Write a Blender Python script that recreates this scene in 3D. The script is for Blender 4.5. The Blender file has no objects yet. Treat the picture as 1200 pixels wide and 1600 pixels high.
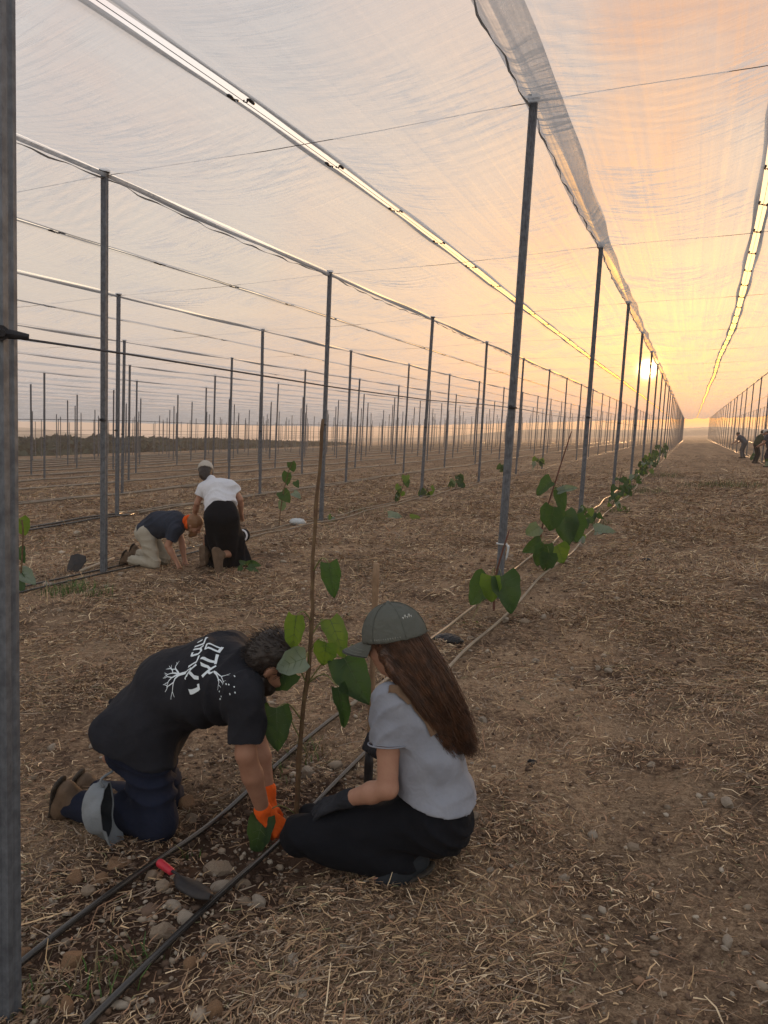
import bpy, math, random
import numpy as np
from mathutils import Vector, Matrix
from mathutils.bvhtree import BVHTree
random.seed(7); rng = np.random.default_rng(7)
scene = bpy.context.scene
COL = scene.collection

# ------------------------------------------------------------------ camera
FPX, CAMZ = 1227.37, 1.5678
YAW, PITCH, ROLL = .3657, .1174, .0487
def cam_basis():
    cy, sy, cp, sp = math.cos(YAW), math.sin(YAW), math.cos(PITCH), math.sin(PITCH)
    f = np.array([-sy*cp, cy*cp, -sp]); r = np.array([cy, sy, 0.]); u = np.cross(r, f)
    c, s = math.cos(ROLL), math.sin(ROLL)
    return r*c+u*s, u*c-r*s, f
CR, CU, CF = cam_basis(); CC = np.array([0, 0, CAMZ])
cam = bpy.data.cameras.new('camera'); camo = bpy.data.objects.new('camera', cam); COL.objects.link(camo)
cam.sensor_fit = 'HORIZONTAL'; cam.sensor_width = 36; cam.lens = 36*FPX/1200
cam.clip_start = .05; cam.clip_end = 5000
M = Matrix([[CR[i], CU[i], -CF[i], CC[i]] for i in range(3)]+[[0, 0, 0, 1]])
camo.matrix_world = M; scene.camera = camo

# ------------------------------------------------------------------ world, sun, exposure
SUN_EL, SUN_AZ = math.radians(4.25), math.radians(-3.15)      # azimuth from +Y towards +X
SD = np.array([math.sin(SUN_AZ)*math.cos(SUN_EL), math.cos(SUN_AZ)*math.cos(SUN_EL), math.sin(SUN_EL)])
world = bpy.data.worlds.new('World'); scene.world = world; world.use_nodes = True
class NT:
    def __init__(s, tree): s.t = tree; s.n = tree.nodes; s.n.clear()
    def __call__(s, kind, ins=None, **kw):
        n = s.n.new(kind)
        for k, v in kw.items(): setattr(n, k, v)
        for k, v in (ins or {}).items():
            if isinstance(v, bpy.types.NodeSocket): s.t.links.new(v, n.inputs[k])
            elif isinstance(v, bpy.types.Node): s.t.links.new(v.outputs[0], n.inputs[k])
            else: n.inputs[k].default_value = v
        return n
    def math(s, op, a, b=0., c=None, clamp=False):
        n = s('ShaderNodeMath', {0: a, 1: b}, operation=op, use_clamp=clamp)
        if c is not None:
            if isinstance(c, (bpy.types.NodeSocket,)): s.t.links.new(c, n.inputs[2])
            else: n.inputs[2].default_value = c
        return n.outputs[0]
    def ramp(s, fac, stops, interp='LINEAR'):
        n = s('ShaderNodeValToRGB', {0: fac}); cr = n.color_ramp; cr.interpolation = interp
        while len(cr.elements) < len(stops): cr.elements.new(.5)
        for e, (p, c) in zip(cr.elements, stops):
            e.position = p; e.color = (*c, 1) if len(c) == 3 else c
        return n.outputs[0]
    def mix(s, fac, a, b, blend='MIX'):
        n = s('ShaderNodeMix', data_type='RGBA', blend_type=blend, clamp_factor=True)
        for i, v in ((0, fac), (6, a), (7, b)):
            if isinstance(v, bpy.types.NodeSocket): s.t.links.new(v, n.inputs[i])
            elif isinstance(v, (int, float)): n.inputs[i].default_value = v
            else: n.inputs[i].default_value = (*v, 1)
        return n.outputs[2]
def unit(v): v = np.asarray(v, float); return v/np.linalg.norm(v)
def build_world():
    w = NT(world.node_tree)
    sky = w('ShaderNodeTexSky', sky_type='NISHITA', sun_disc=False, sun_elevation=SUN_EL, sun_rotation=SUN_AZ,
            altitude=50., air_density=1.3, dust_density=4., ozone_density=1.)
    tc = w('ShaderNodeTexCoord'); d = tc.outputs['Generated']
    sep = w('ShaderNodeSeparateXYZ', {0: d}); z = sep.outputs[2]
    dot = w('ShaderNodeVectorMath', {0: d, 1: tuple(SD)}, operation='DOT_PRODUCT').outputs['Value']
    ang = w.math('ARCCOSINE', w.math('MINIMUM', dot, .9999999))
    el = w.math('MULTIPLY_ADD', z, .5, .5)
    # evening smoke layer: peach near the horizon, lavender grey overhead
    smoke = w.ramp(el, [(0., (.30, .27, .25)), (.47, (.40, .34, .31)), (.50, (.52, .43, .39)), (.535, (.72, .595, .475)), (.585, (.70, .635, .54)),
                        (.65, (.615, .60, .585)), (.75, (.515, .53, .575)), (1., (.42, .45, .52))])
    # drifting smoke, tinted by the low sun
    mp = w('ShaderNodeMapping', {0: d, 2: (0, .5, -.35), 3: (3.2, 1.4, 1.6)})
    nz = w('ShaderNodeTexNoise', {'Vector': mp, 'Scale': 1.1, 'Detail': 4., 'Roughness': .5, 'Distortion': .7})
    near = w.math('EXPONENT', w.math('MULTIPLY', w.math('POWER', w.math('DIVIDE', ang, .66), 2.), -1.))
    cl = w.ramp(nz.outputs[0], [(.50, (0, 0, 0)), (.64, (1, 1, 1))])
    smoke = w.mix(w.math('MULTIPLY', w.math('MULTIPLY', cl, near), .25), smoke, (.98, .50, .28))
    smoke = w.mix(w.math('MULTIPLY', w.ramp(nz.outputs[0], [(.30, (1, 1, 1)), (.5, (0, 0, 0))]), .22), smoke, (.60, .62, .68))
    for (px, py), wd, am in (((905, 330), .085, .50), ((965, 235), .075, .62), ((1020, 130), .085, .62), ((1085, 40), .11, .60), ((1190, 20), .12, .45), ((120, 130), .16, .22)):      # plume of smoke above the sun
        dv = unit(CF+CR*(px-600)/FPX-CU*(py-800)/FPX); dd = w('ShaderNodeVectorMath', {0: d, 1: tuple(dv)}, operation='DOT_PRODUCT').outputs['Value']
        m = w.math('EXPONENT', w.math('MULTIPLY', w.math('POWER', w.math('DIVIDE', w.math('ARCCOSINE', w.math('MINIMUM', dd, .9999999)), wd), 2.), -1.))
        nn = w.ramp(w('ShaderNodeTexNoise', {'Vector': d, 'Scale': 7., 'Detail': 5., 'Distortion': .8}).outputs[0], [(.33, (.15, .15, .15)), (.62, (1, 1, 1))])
        smoke = w.mix(w.math('MULTIPLY', w.math('MULTIPLY', m, nn), min(.9, am*1.35)), smoke, (.72, .335, .20))
    def glow(width, power): return w.math('EXPONENT', w.math('MULTIPLY', w.math('POWER', w.math('DIVIDE', ang, width), power), -1.))
    def lay(f, c): return w('ShaderNodeVectorMath', {0: c, 'Scale': f}, operation='SCALE').outputs[0]
    def add(a, b): return w('ShaderNodeVectorMath', {0: a, 1: b}, operation='ADD').outputs[0]
    tot = add(smoke, lay(glow(.36, 1.5), (.25, -.055, -.34)))
    tot = add(tot, lay(glow(.095, 1.3), (.66, .07, -.08)))
    tot = add(tot, lay(glow(.016, 1.5), (3.0, 1.1, .05)))
    tot = add(tot, lay(glow(.0062, 1.8), (150., 100., 42.)))
    tot = w('ShaderNodeVectorMath', {0: tot, 1: (.02, .02, .02)}, operation='MAXIMUM').outputs[0]
    b1 = w('ShaderNodeBackground', {0: sky.outputs[0], 1: .05})
    b2 = w('ShaderNodeBackground', {0: tot, 1: 1.03})
    a = w('ShaderNodeAddShader', {0: b1, 1: b2})
    w('ShaderNodeOutputWorld', {0: a})
build_world()
sun = bpy.data.lights.new('sun', 'SUN'); suno = bpy.data.objects.new('sun', sun); COL.objects.link(suno)
sun.energy = 2.6; sun.angle = math.radians(2.0); sun.color = (1., .58, .28)
suno.rotation_euler = Vector(SD).to_track_quat('Z', 'Y').to_euler(); suno.location = (0, 60, 30)
scene.view_settings.view_transform = 'Standard'; scene.view_settings.look = 'None'
scene.view_settings.exposure = 0.46; scene.view_settings.gamma = 1.0
scene.render.engine = 'CYCLES'
cy = scene.cycles; cy.use_denoising = True; cy.max_bounces = 7; cy.transparent_max_bounces = 24
cy.transmission_bounces = 5; cy.diffuse_bounces = 3; cy.glossy_bounces = 3; cy.volume_bounces = 0
cy.sample_clamp_indirect = 4.0; cy.caustics_reflective = False; cy.caustics_refractive = False

# ------------------------------------------------------------------ helpers
def V(*a): return np.array(a, float)
def unit(v): v = np.asarray(v, float); return v/np.linalg.norm(v)
def lerp(a, b, t): return np.asarray(a)*(1-t)+np.asarray(b)*t
def ray(px, py): return CF+CR*(px-600)/FPX-CU*(py-800)/FPX
def at(px, py, Y): d = ray(px, py); return CC+d*(Y/d[1])
def project(P):
    d = np.asarray(P)-CC; z = d@CF
    return 600+FPX*(d@CR)/z, 800-FPX*(d@CU)/z, z
SX, SY = .0704, .0018
def hsh(ix, iy, iz=0):
    h = (ix.astype(np.int64)*374761393+iy.astype(np.int64)*668265263+(iz.astype(np.int64) if hasattr(iz, 'astype') else iz)*2147483629) & 0xffffffff
    h = ((h ^ (h >> 13))*1274126177) & 0xffffffff
    h = ((h ^ (h >> 16))*2246822519) & 0xffffffff
    return ((h ^ (h >> 15)) & 0xffff)/65535.
def n2(x, y):
    x = np.asarray(x, float); y = np.asarray(y, float)
    ix, iy = np.floor(x), np.floor(y); fx, fy = x-ix, y-iy
    fx = fx*fx*(3-2*fx); fy = fy*fy*(3-2*fy)
    a, b, c, d = hsh(ix, iy), hsh(ix+1, iy), hsh(ix, iy+1), hsh(ix+1, iy+1)
    return (a*(1-fx)+b*fx)*(1-fy)+(c*(1-fx)+d*fx)*fy-.5
def n3(P):
    ix = np.floor(P); f = P-ix; f = f*f*(3-2*f); r = 0
    for i in (0, 1):
        for j in (0, 1):
            for k in (0, 1):
                wgt = (f[:, 0] if i else 1-f[:, 0])*(f[:, 1] if j else 1-f[:, 1])*(f[:, 2] if k else 1-f[:, 2])
                r = r+wgt*hsh(ix[:, 0]+i, ix[:, 1]+j, ix[:, 2]+k)
    return r-.5
def plane(x, y):
    xx = np.where(np.asarray(x) > 14, 14+14*np.tanh((np.asarray(x)-14)/14), x)
    return SX*xx+SY*np.asarray(y)
PIT = (-1.50, 2.62)
def gz(x, y):
    x = np.asarray(x, float); y = np.asarray(y, float)
    r = np.hypot(x, y); fine = np.clip(1.3-r/22, 0, 1)
    z = plane(x, y)+.07*n2(x*.35+7, y*.35)*np.clip(r/6, .3, 1)+.045*n2(x*1.1, y*1.1+3)
    z = z+fine*(.030*n2(x*4.3+1, y*4.3)+.016*n2(x*11, y*11+5)+.010*n2(x*27+2, y*27))
    for tx in (-.15, 1.55): z = z-.028*np.exp(-((x-tx-.12*np.sin(y*.21))/.16)**2)*(.6+.8*n2(x*.5, y*.9+4))
    clod = np.clip(n2(x*7.3+4, y*7.3)-.18, 0, None); z = z+fine*.10*clod*np.exp(-((x+1.55)/.8)**2)
    dp = np.hypot((x-PIT[0])/.55, (y-PIT[1])/.45)
    return z-.05*np.exp(-dp**2*2)
def gpt(px, py, h=0.):
    d = ray(px, py); t = (CAMZ-h)/-(d[2]-SX*d[0]-SY*d[1])
    for _ in range(6):
        P = CC+d*t; e = P[2]-float(gz(P[0], P[1]))-h; t += e/-(d[2]-SX*d[0]-SY*d[1])
    return CC+d*t
def tag(o, label=None, cat=None, group=None, kind=None):
    if label: o['label'] = label
    if cat: o['category'] = cat
    if group: o['group'] = group
    if kind: o['kind'] = kind
    return o
def empty(name, loc=(0, 0, 0)):
    o = bpy.data.objects.new(name, None); COL.objects.link(o); o.location = loc; o.empty_display_size = .1
    bpy.context.view_layer.update() if False else None
    return o
def link(name, me, parent=None):
    o = bpy.data.objects.new(name, me); COL.objects.link(o)
    if parent is not None:
        o.parent = parent
        if o.parent.type == 'EMPTY' and parent.get('_wp', 1): o.matrix_parent_inverse = Matrix.Translation(parent.location).inverted()
    return o
def mesh(name, verts, faces, mat=None, parent=None, smooth=True, cols=None):
    me = bpy.data.meshes.new(name)
    verts = np.asarray(verts, np.float32).reshape(-1, 3)
    if isinstance(faces, np.ndarray):
        n, k = faces.shape
        me.vertices.add(len(verts)); me.vertices.foreach_set('co', verts.ravel())
        me.loops.add(n*k); me.loops.foreach_set('vertex_index', faces.astype(np.int32).ravel())
        me.polygons.add(n); me.polygons.foreach_set('loop_start', np.arange(0, n*k, k, dtype=np.int32))
        me.polygons.foreach_set('loop_total', np.full(n, k, np.int32))
        me.update(calc_edges=True); me.validate()
    else:
        me.from_pydata([tuple(map(float, v)) for v in verts], [], [tuple(f) for f in faces]); me.update()
    if smooth: me.polygons.foreach_set('use_smooth', np.ones(len(me.polygons), bool))
    if cols is not None:
        a = me.color_attributes.new('tint', 'FLOAT_COLOR', 'POINT')
        a.data.foreach_set('color', np.c_[cols, np.ones(len(cols))].astype(np.float32).ravel())
    if mat: me.materials.append(mat)
    return link(name, me, parent)
class MB:
    """collects shapes for ONE mesh"""
    def __init__(s): s.v = []; s.f = []
    def put(s, v, f):
        b = len(s.v); s.v += [tuple(map(float, p)) for p in v]; s.f += [tuple(i+b for i in q) for q in f]; return s
    def tube(s, pts, rad, n=8, cap=True):
        pts = [np.asarray(p, float) for p in pts]; m = len(pts)
        rad = [rad]*m if np.isscalar(rad) else rad
        v = []; ref = None
        for i, p in enumerate(pts):
            t = unit(pts[min(i+1, m-1)]-pts[max(i-1, 0)])
            if ref is None: ref = unit(np.cross(t, (0, 0, 1) if abs(t[2]) < .9 else (1, 0, 0)))
            ref = unit(ref-t*(ref@t)); b = np.cross(t, ref)
            for k in range(n):
                a = 2*math.pi*k/n; v.append(p+rad[i]*(math.cos(a)*ref+math.sin(a)*b))
        f = [(i*n+k, i*n+(k+1) % n, (i+1)*n+(k+1) % n, (i+1)*n+k) for i in range(m-1) for k in range(n)]
        if cap: f += [tuple(reversed(range(n))), tuple(range((m-1)*n, m*n))]
        return s.put(v, f)
    def box(s, c, ex, ey, ez):
        c, ex, ey, ez = map(np.asarray, (c, ex, ey, ez))
        v = [c+i*ex+j*ey+k*ez for i in (-1, 1) for j in (-1, 1) for k in (-1, 1)]
        return s.put(v, [(0, 1, 3, 2), (4, 6, 7, 5), (0, 4, 5, 1), (2, 3, 7, 6), (0, 2, 6, 4), (1, 5, 7, 3)])
    def grid(s, P):
        a, b = P.shape[:2]
        return s.put(P.reshape(-1, 3), [(i*b+j, i*b+j+1, (i+1)*b+j+1, (i+1)*b+j) for i in range(a-1) for j in range(b-1)])
    def build(s, name, mat, parent=None, smooth=True): return mesh(name, s.v, s.f, mat, parent, smooth)
def curve_pts(ctrl, n):
    c = np.asarray(ctrl, float); m = len(c); out = []
    for t in np.linspace(0, m-1-1e-9, n):
        i = int(t); u = t-i; p0, p1, p2, p3 = c[max(i-1, 0)], c[i], c[min(i+1, m-1)], c[min(i+2, m-1)]
        out.append(.5*(2*p1+(p2-p0)*u+(2*p0-5*p1+4*p2-p3)*u*u+(3*p1-p0-3*p2+p3)*u**3))
    return np.array(out)

# ------------------------------------------------------------------ materials
def principled(name, col, rough=.8, metal=0., noise=None, bump=None, spec=.3, sheen=0., attr=False, extra=None):
    m = bpy.data.materials.new(name); m.use_nodes = True; t = NT(m.node_tree)
    tc = t('ShaderNodeTexCoord').outputs['Object']
    c = None
    if attr: c = t('ShaderNodeAttribute', attribute_name='tint').outputs[0]
    elif noise:     # (scale, other colour, amount, [second scale])
        nz = t('ShaderNodeTexNoise', {'Vector': tc, 'Scale': noise[0], 'Detail': 6., 'Roughness': .6})
        f = t.ramp(nz.outputs[0], [(.35, (0, 0, 0)), (.65, (1, 1, 1))])
        c = t.mix(t.math('MULTIPLY', f, noise[2]), col, noise[1])
    ins = {'Roughness': rough, 'Metallic': metal, 'Specular IOR Level': spec}
    if sheen: ins['Sheen Weight'] = sheen
    ins['Base Color'] = c if c is not None else (*col, 1)
    if bump:        # (scale, strength, distance)
        nb = t('ShaderNodeTexNoise', {'Vector': tc, 'Scale': bump[0], 'Detail': 5.})
        ins['Normal'] = t('ShaderNodeBump', {'Height': nb.outputs[0], 'Strength': bump[1], 'Distance': bump[2]}).outputs[0]
    p = t('ShaderNodeBsdfPrincipled', ins)
    t('ShaderNodeOutputMaterial', {0: p}); return m
def fabric(name, col, col2, amt=.5, weave=900., fold=(11., .28, .014), rough=.92, sheen=0.):
    m = bpy.data.materials.new(name); m.use_nodes = True; t = NT(m.node_tree)
    tc = t('ShaderNodeTexCoord').outputs['Object']
    n1 = t('ShaderNodeTexNoise', {'Vector': tc, 'Scale': 9., 'Detail': 5.}); n2_ = t('ShaderNodeTexNoise', {'Vector': tc, 'Scale': weave*.4, 'Detail': 2.})
    f = t.math('ADD', t.math('MULTIPLY', t.ramp(n1.outputs[0], [(.35, (0, 0, 0)), (.7, (1, 1, 1))]), amt), t.math('MULTIPLY', n2_.outputs[0], .25))
    c = t.mix(f, col, col2)
    nb = t('ShaderNodeTexNoise', {'Vector': tc, 'Scale': fold[0], 'Detail': 3., 'Distortion': .3})
    b1 = t('ShaderNodeBump', {'Height': nb.outputs[0], 'Strength': fold[1], 'Distance': fold[2]*4})
    b2 = t('ShaderNodeBump', {'Height': n2_.outputs[0], 'Strength': .25, 'Distance': .001, 'Normal': b1})
    p = t('ShaderNodeBsdfPrincipled', {'Base Color': c, 'Roughness': rough, 'Specular IOR Level': .2, 'Sheen Weight': sheen, 'Normal': b2})
    t('ShaderNodeOutputMaterial', {0: p}); return m
def leaf_mat(name, c1, c2, trans):
    m = bpy.data.materials.new(name); m.use_nodes = True; t = NT(m.node_tree)
    tc = t('ShaderNodeTexCoord').outputs['Object']; rnd = t('ShaderNodeObjectInfo').outputs['Random']
    nz = t('ShaderNodeTexNoise', {'Vector': tc, 'Scale': 28., 'Detail': 4.})
    c = t.mix(t.math('ADD', t.math('MULTIPLY', nz.outputs[0], .5), t.math('MULTIPLY', rnd, .5)), c1, c2)
    nb = t('ShaderNodeTexVoronoi', {'Vector': tc, 'Scale': 70.}, feature='DISTANCE_TO_EDGE')
    bm = t('ShaderNodeBump', {'Height': nb.outputs[0], 'Strength': .25, 'Distance': .003})
    p = t('ShaderNodeBsdfPrincipled', {'Base Color': c, 'Roughness': .55, 'Specular IOR Level': .3, 'Normal': bm})
    tr = t('ShaderNodeBsdfTranslucent', {0: (*trans, 1)})
    x = t('ShaderNodeMixShader', {0: .42, 1: p, 2: tr}); t('ShaderNodeOutputMaterial', {0: x}); return m
def net_mat(name, base, thread, var=.10):
    """woven shade net: threads scatter light through, holes let the sky through"""
    m = bpy.data.materials.new(name); m.use_nodes = True; t = NT(m.node_tree)
    tc = t('ShaderNodeTexCoord').outputs['Object']
    def st(scale, sc, det=3., dist=0.):
        mp = t('ShaderNodeMapping', {0: tc, 3: scale}); return t('ShaderNodeTexNoise', {'Vector': mp, 'Scale': sc, 'Detail': det, 'Distortion': dist}).outputs[0]
    a = st((.25, 9., .25), 1.6, 5.); b = st((26., .12, 1.), 1., 3.); c = st((.5, .9, .5), .8, 4., .6); d2 = st((1.2, 46., 1.), 1.3, 2.)
    f = t.math('ADD', t.math('MULTIPLY', t.math('SUBTRACT', a, .5), var*.7), t.math('MULTIPLY', t.math('SUBTRACT', b, .5), var*2.0))
    f = t.math('ADD', f, t.math('MULTIPLY', t.math('SUBTRACT', c, .5), var*.5))
    f = t.math('ADD', f, t.math('MULTIPLY', t.math('SUBTRACT', d2, .5), var*.8))
    cr = t('ShaderNodeMapping', {0: tc, 2: (0, 0, .55), 3: (.7, 8., 1.)}); cn = t('ShaderNodeTexNoise', {'Vector': cr, 'Scale': 1.2, 'Detail': 3., 'Distortion': .5}).outputs[0]
    ridge = t.ramp(t.math('ABSOLUTE', t.math('SUBTRACT', cn, .5)), [(0., (1, 1, 1)), (.05, (0, 0, 0))])
    pat = t.ramp(st((.8, .35, .8), 1.1, 3.), [(.42, (0, 0, 0)), (.58, (1, 1, 1))])
    f = t.math('ADD', f, t.math('MULTIPLY', t.math('MULTIPLY', ridge, pat), var*2.2))   # pulled creases, where the cloth doubles
    f = t.math('ADD', f, base, clamp=True)
    # a slanting ray meets more thread: open share = (1-f)^(1/cos), as in any woven cloth
    geo = t('ShaderNodeNewGeometry'); cs = t.math('ABSOLUTE', t('ShaderNodeVectorMath', {0: geo.outputs['Normal'], 1: geo.outputs['Incoming']}, operation='DOT_PRODUCT').outputs['Value'])
    ex = t.math('DIVIDE', 1., t.math('MAXIMUM', cs, .36))
    f = t.math('SUBTRACT', 1., t.math('POWER', t.math('SUBTRACT', 1., t.math('MINIMUM', f, .985)), ex))
    bm = t('ShaderNodeBump', {'Height': t.math('ADD', a, t.math('MULTIPLY', d2, .4)), 'Strength': .3, 'Distance': .03})
    tl = t('ShaderNodeBsdfTranslucent', {0: (*thread, 1), 'Normal': bm}); df = t('ShaderNodeBsdfDiffuse', {0: (*thread, 1), 'Normal': bm})
    s = t('ShaderNodeMixShader', {0: .3, 1: tl, 2: df}); tp = t('ShaderNodeBsdfTransparent', {0: (.78, .765, .75, 1)})
    x = t('ShaderNodeMixShader', {0: f, 1: tp, 2: s}); t('ShaderNodeOutputMaterial', {0: x}); return m
M_ = dict(
    steel=principled('galvanised_steel', (.185, .205, .235), .55, .45, (26., (.10, .11, .13), .95), (60., .25, .003)),
    wire=principled('wire', (.09, .09, .10), .55, .4),
    clip=principled('black_plastic', (.018, .018, .02), .45),
    bolt=principled('bolt_rubber', (.025, .025, .03), .6),
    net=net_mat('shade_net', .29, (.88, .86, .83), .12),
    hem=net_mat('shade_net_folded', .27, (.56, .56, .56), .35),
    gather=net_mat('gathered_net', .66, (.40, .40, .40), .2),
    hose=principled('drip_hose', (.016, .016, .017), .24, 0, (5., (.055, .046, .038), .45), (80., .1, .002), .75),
    hose_far=principled('tan_drip_hose', (.27, .225, .165), .40, 0, (3., (.15, .12, .09), .9), None, .5),
    straw=principled('straw', (.3, .2, .1), .75, attr=True, spec=.25),
    stone=principled('limestone', (.36, .29, .215), .9, 0, (14., (.22, .15, .10), .85), (40., .6, .01)),
    stone_rust=principled('ochre_stone', (.33, .20, .11), .9, 0, (14., (.16, .09, .055), .85), (40., .6, .01)),
    stone_pale=principled('pale_stone', (.40, .345, .28), .9, 0, (14., (.27, .21, .16), .8), (40., .6, .01)),
    pebble=principled('pebble', (.3, .25, .2), .9, attr=True),
    wood=principled('handle_wood', (.30, .20, .125), .7, 0, (30., (.20, .125, .075), .7), (90., .2, .002)),
    iron=principled('dark_iron', (.022, .023, .028), .5, .3, (20., (.05, .04, .034), .6), (60., .3, .003)),
    leaf=leaf_mat('leaf', (.030, .062, .032), (.056, .104, .044), (.075, .165, .032)),
    leaf_yellow=leaf_mat('leaf_yellowgreen', (.085, .15, .030), (.13, .19, .04), (.20, .34, .04)),
    leaf_pale=leaf_mat('leaf_underside', (.22, .28, .22), (.28, .33, .27), (.14, .22, .08)),
    stem=principled('stem_bark', (.17, .115, .06), .7, 0, (22., (.10, .055, .035), .9), (70., .4, .004)),
    stem_red=principled('young_red_stem', (.16, .055, .045), .6, 0, (22., (.10, .06, .035), .8)),
    petiole=principled('petiole', (.19, .20, .07), .6),
    vein=principled('leaf_vein', (.085, .13, .05), .6),
    grass=principled('weed_blades', (.1, .2, .05), .6, attr=True),
)

# ------------------------------------------------------------------ ground
def build_ground():
    def axis(lo, c0, c1, hi, st, grow):
        a = list(np.arange(c0, c1+st/2, st)); s = st; x = c1
        while x < hi: s *= grow; x += s; a.append(min(x, hi))
        s = st; x = c0; b = []
        while x > lo: s *= grow; x -= s; b.append(max(x, lo))
        return np.array(b[::-1]+a)
    X = axis(-700, -4.2, 2.2, 500, .045, 1.055); Y = axis(-40, 1.0, 9.5, 900, .045, 1.045)
    gx, gy = np.meshgrid(X, Y, indexing='ij')
    Z = gz(gx.ravel(), gy.ravel())
    a, b = gx.shape; idx = np.arange(a*b).reshape(a, b)
    F = np.stack([idx[:-1, :-1], idx[1:, :-1], idx[1:, 1:], idx[:-1, 1:]], -1).reshape(-1, 4)
    m = bpy.data.materials.new('field_soil'); m.use_nodes = True; t = NT(m.node_tree)
    tc = t('ShaderNodeTexCoord').outputs['Object']
    def nz(sc, det=6., r=.6, vec=tc, dist=0.): return t('ShaderNodeTexNoise', {'Vector': vec, 'Scale': sc, 'Detail': det, 'Roughness': r, 'Distortion': dist}).outputs[0]
    soil = t.mix(t.ramp(nz(6.), [(.35, (0, 0, 0)), (.65, (1, 1, 1))]), (.050, .030, .022), (.100, .064, .045))
    chaff = t.mix(t.ramp(nz(60., 6., .7, tc, 1.5), [(.36, (0, 0, 0)), (.66, (1, 1, 1))]), (.16, .105, .069), (.56, .42, .285))
    lay = t.math('ADD', t.math('MULTIPLY', nz(1.1, 5., .65), .55), t.math('MULTIPLY', nz(26., 5., .7, tc, .5), .45))
    # bare moist soil dug up round the sapling and along the planted row
    sep = t('ShaderNodeSeparateXYZ', {0: tc})
    dx = t.math('DIVIDE', t.math('SUBTRACT', sep.outputs[0], PIT[0]), .52); dy = t.math('DIVIDE', t.math('SUBTRACT', sep.outputs[1], PIT[1]-.25), .8)
    pit = t.math('EXPONENT', t.math('MULTIPLY', t.math('ADD', t.math('POWER', dx, 2.), t.math('POWER', dy, 2.)), -1.))
    lay = t.math('SUBTRACT', lay, t.math('MULTIPLY', pit, .22))
    mask = t.ramp(lay, [(.40, (0, 0, 0)), (.54, (1, 1, 1))])
    c = t.mix(mask, soil, chaff)
    # streaks where the mower left swaths along the rows
    mp = t('ShaderNodeMapping', {0: tc, 3: (1., .05, 1.)})
    sw = t.ramp(nz(1.0, 4., .6, mp.outputs[0]), [(.36, (.66, .63, .61)), (.66, (1.22, 1.16, 1.08))])
    c = t.mix(1., c, sw, 'MULTIPLY')
    red = t.ramp(nz(.16, 3.), [(.42, (0, 0, 0)), (.62, (1, 1, 1))])
    c = t.mix(t.math('MULTIPLY', red, .32), c, (.14, .088, .060))
    h = t.math('ADD', t.math('MULTIPLY', nz(60., 5., .7), .5), nz(14., 5., .65))
    bm = t('ShaderNodeBump', {'Height': h, 'Strength': .8, 'Distance': .04})
    p = t('ShaderNodeBsdfPrincipled', {'Base Color': c, 'Roughness': .95, 'Specular IOR Level': .12, 'Normal': bm})
    t('ShaderNodeOutputMaterial', {0: p})
    o = mesh('ground', np.c_[gx.ravel(), gy.ravel(), Z], F, m); tag(o, kind='structure')
build_ground()

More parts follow.
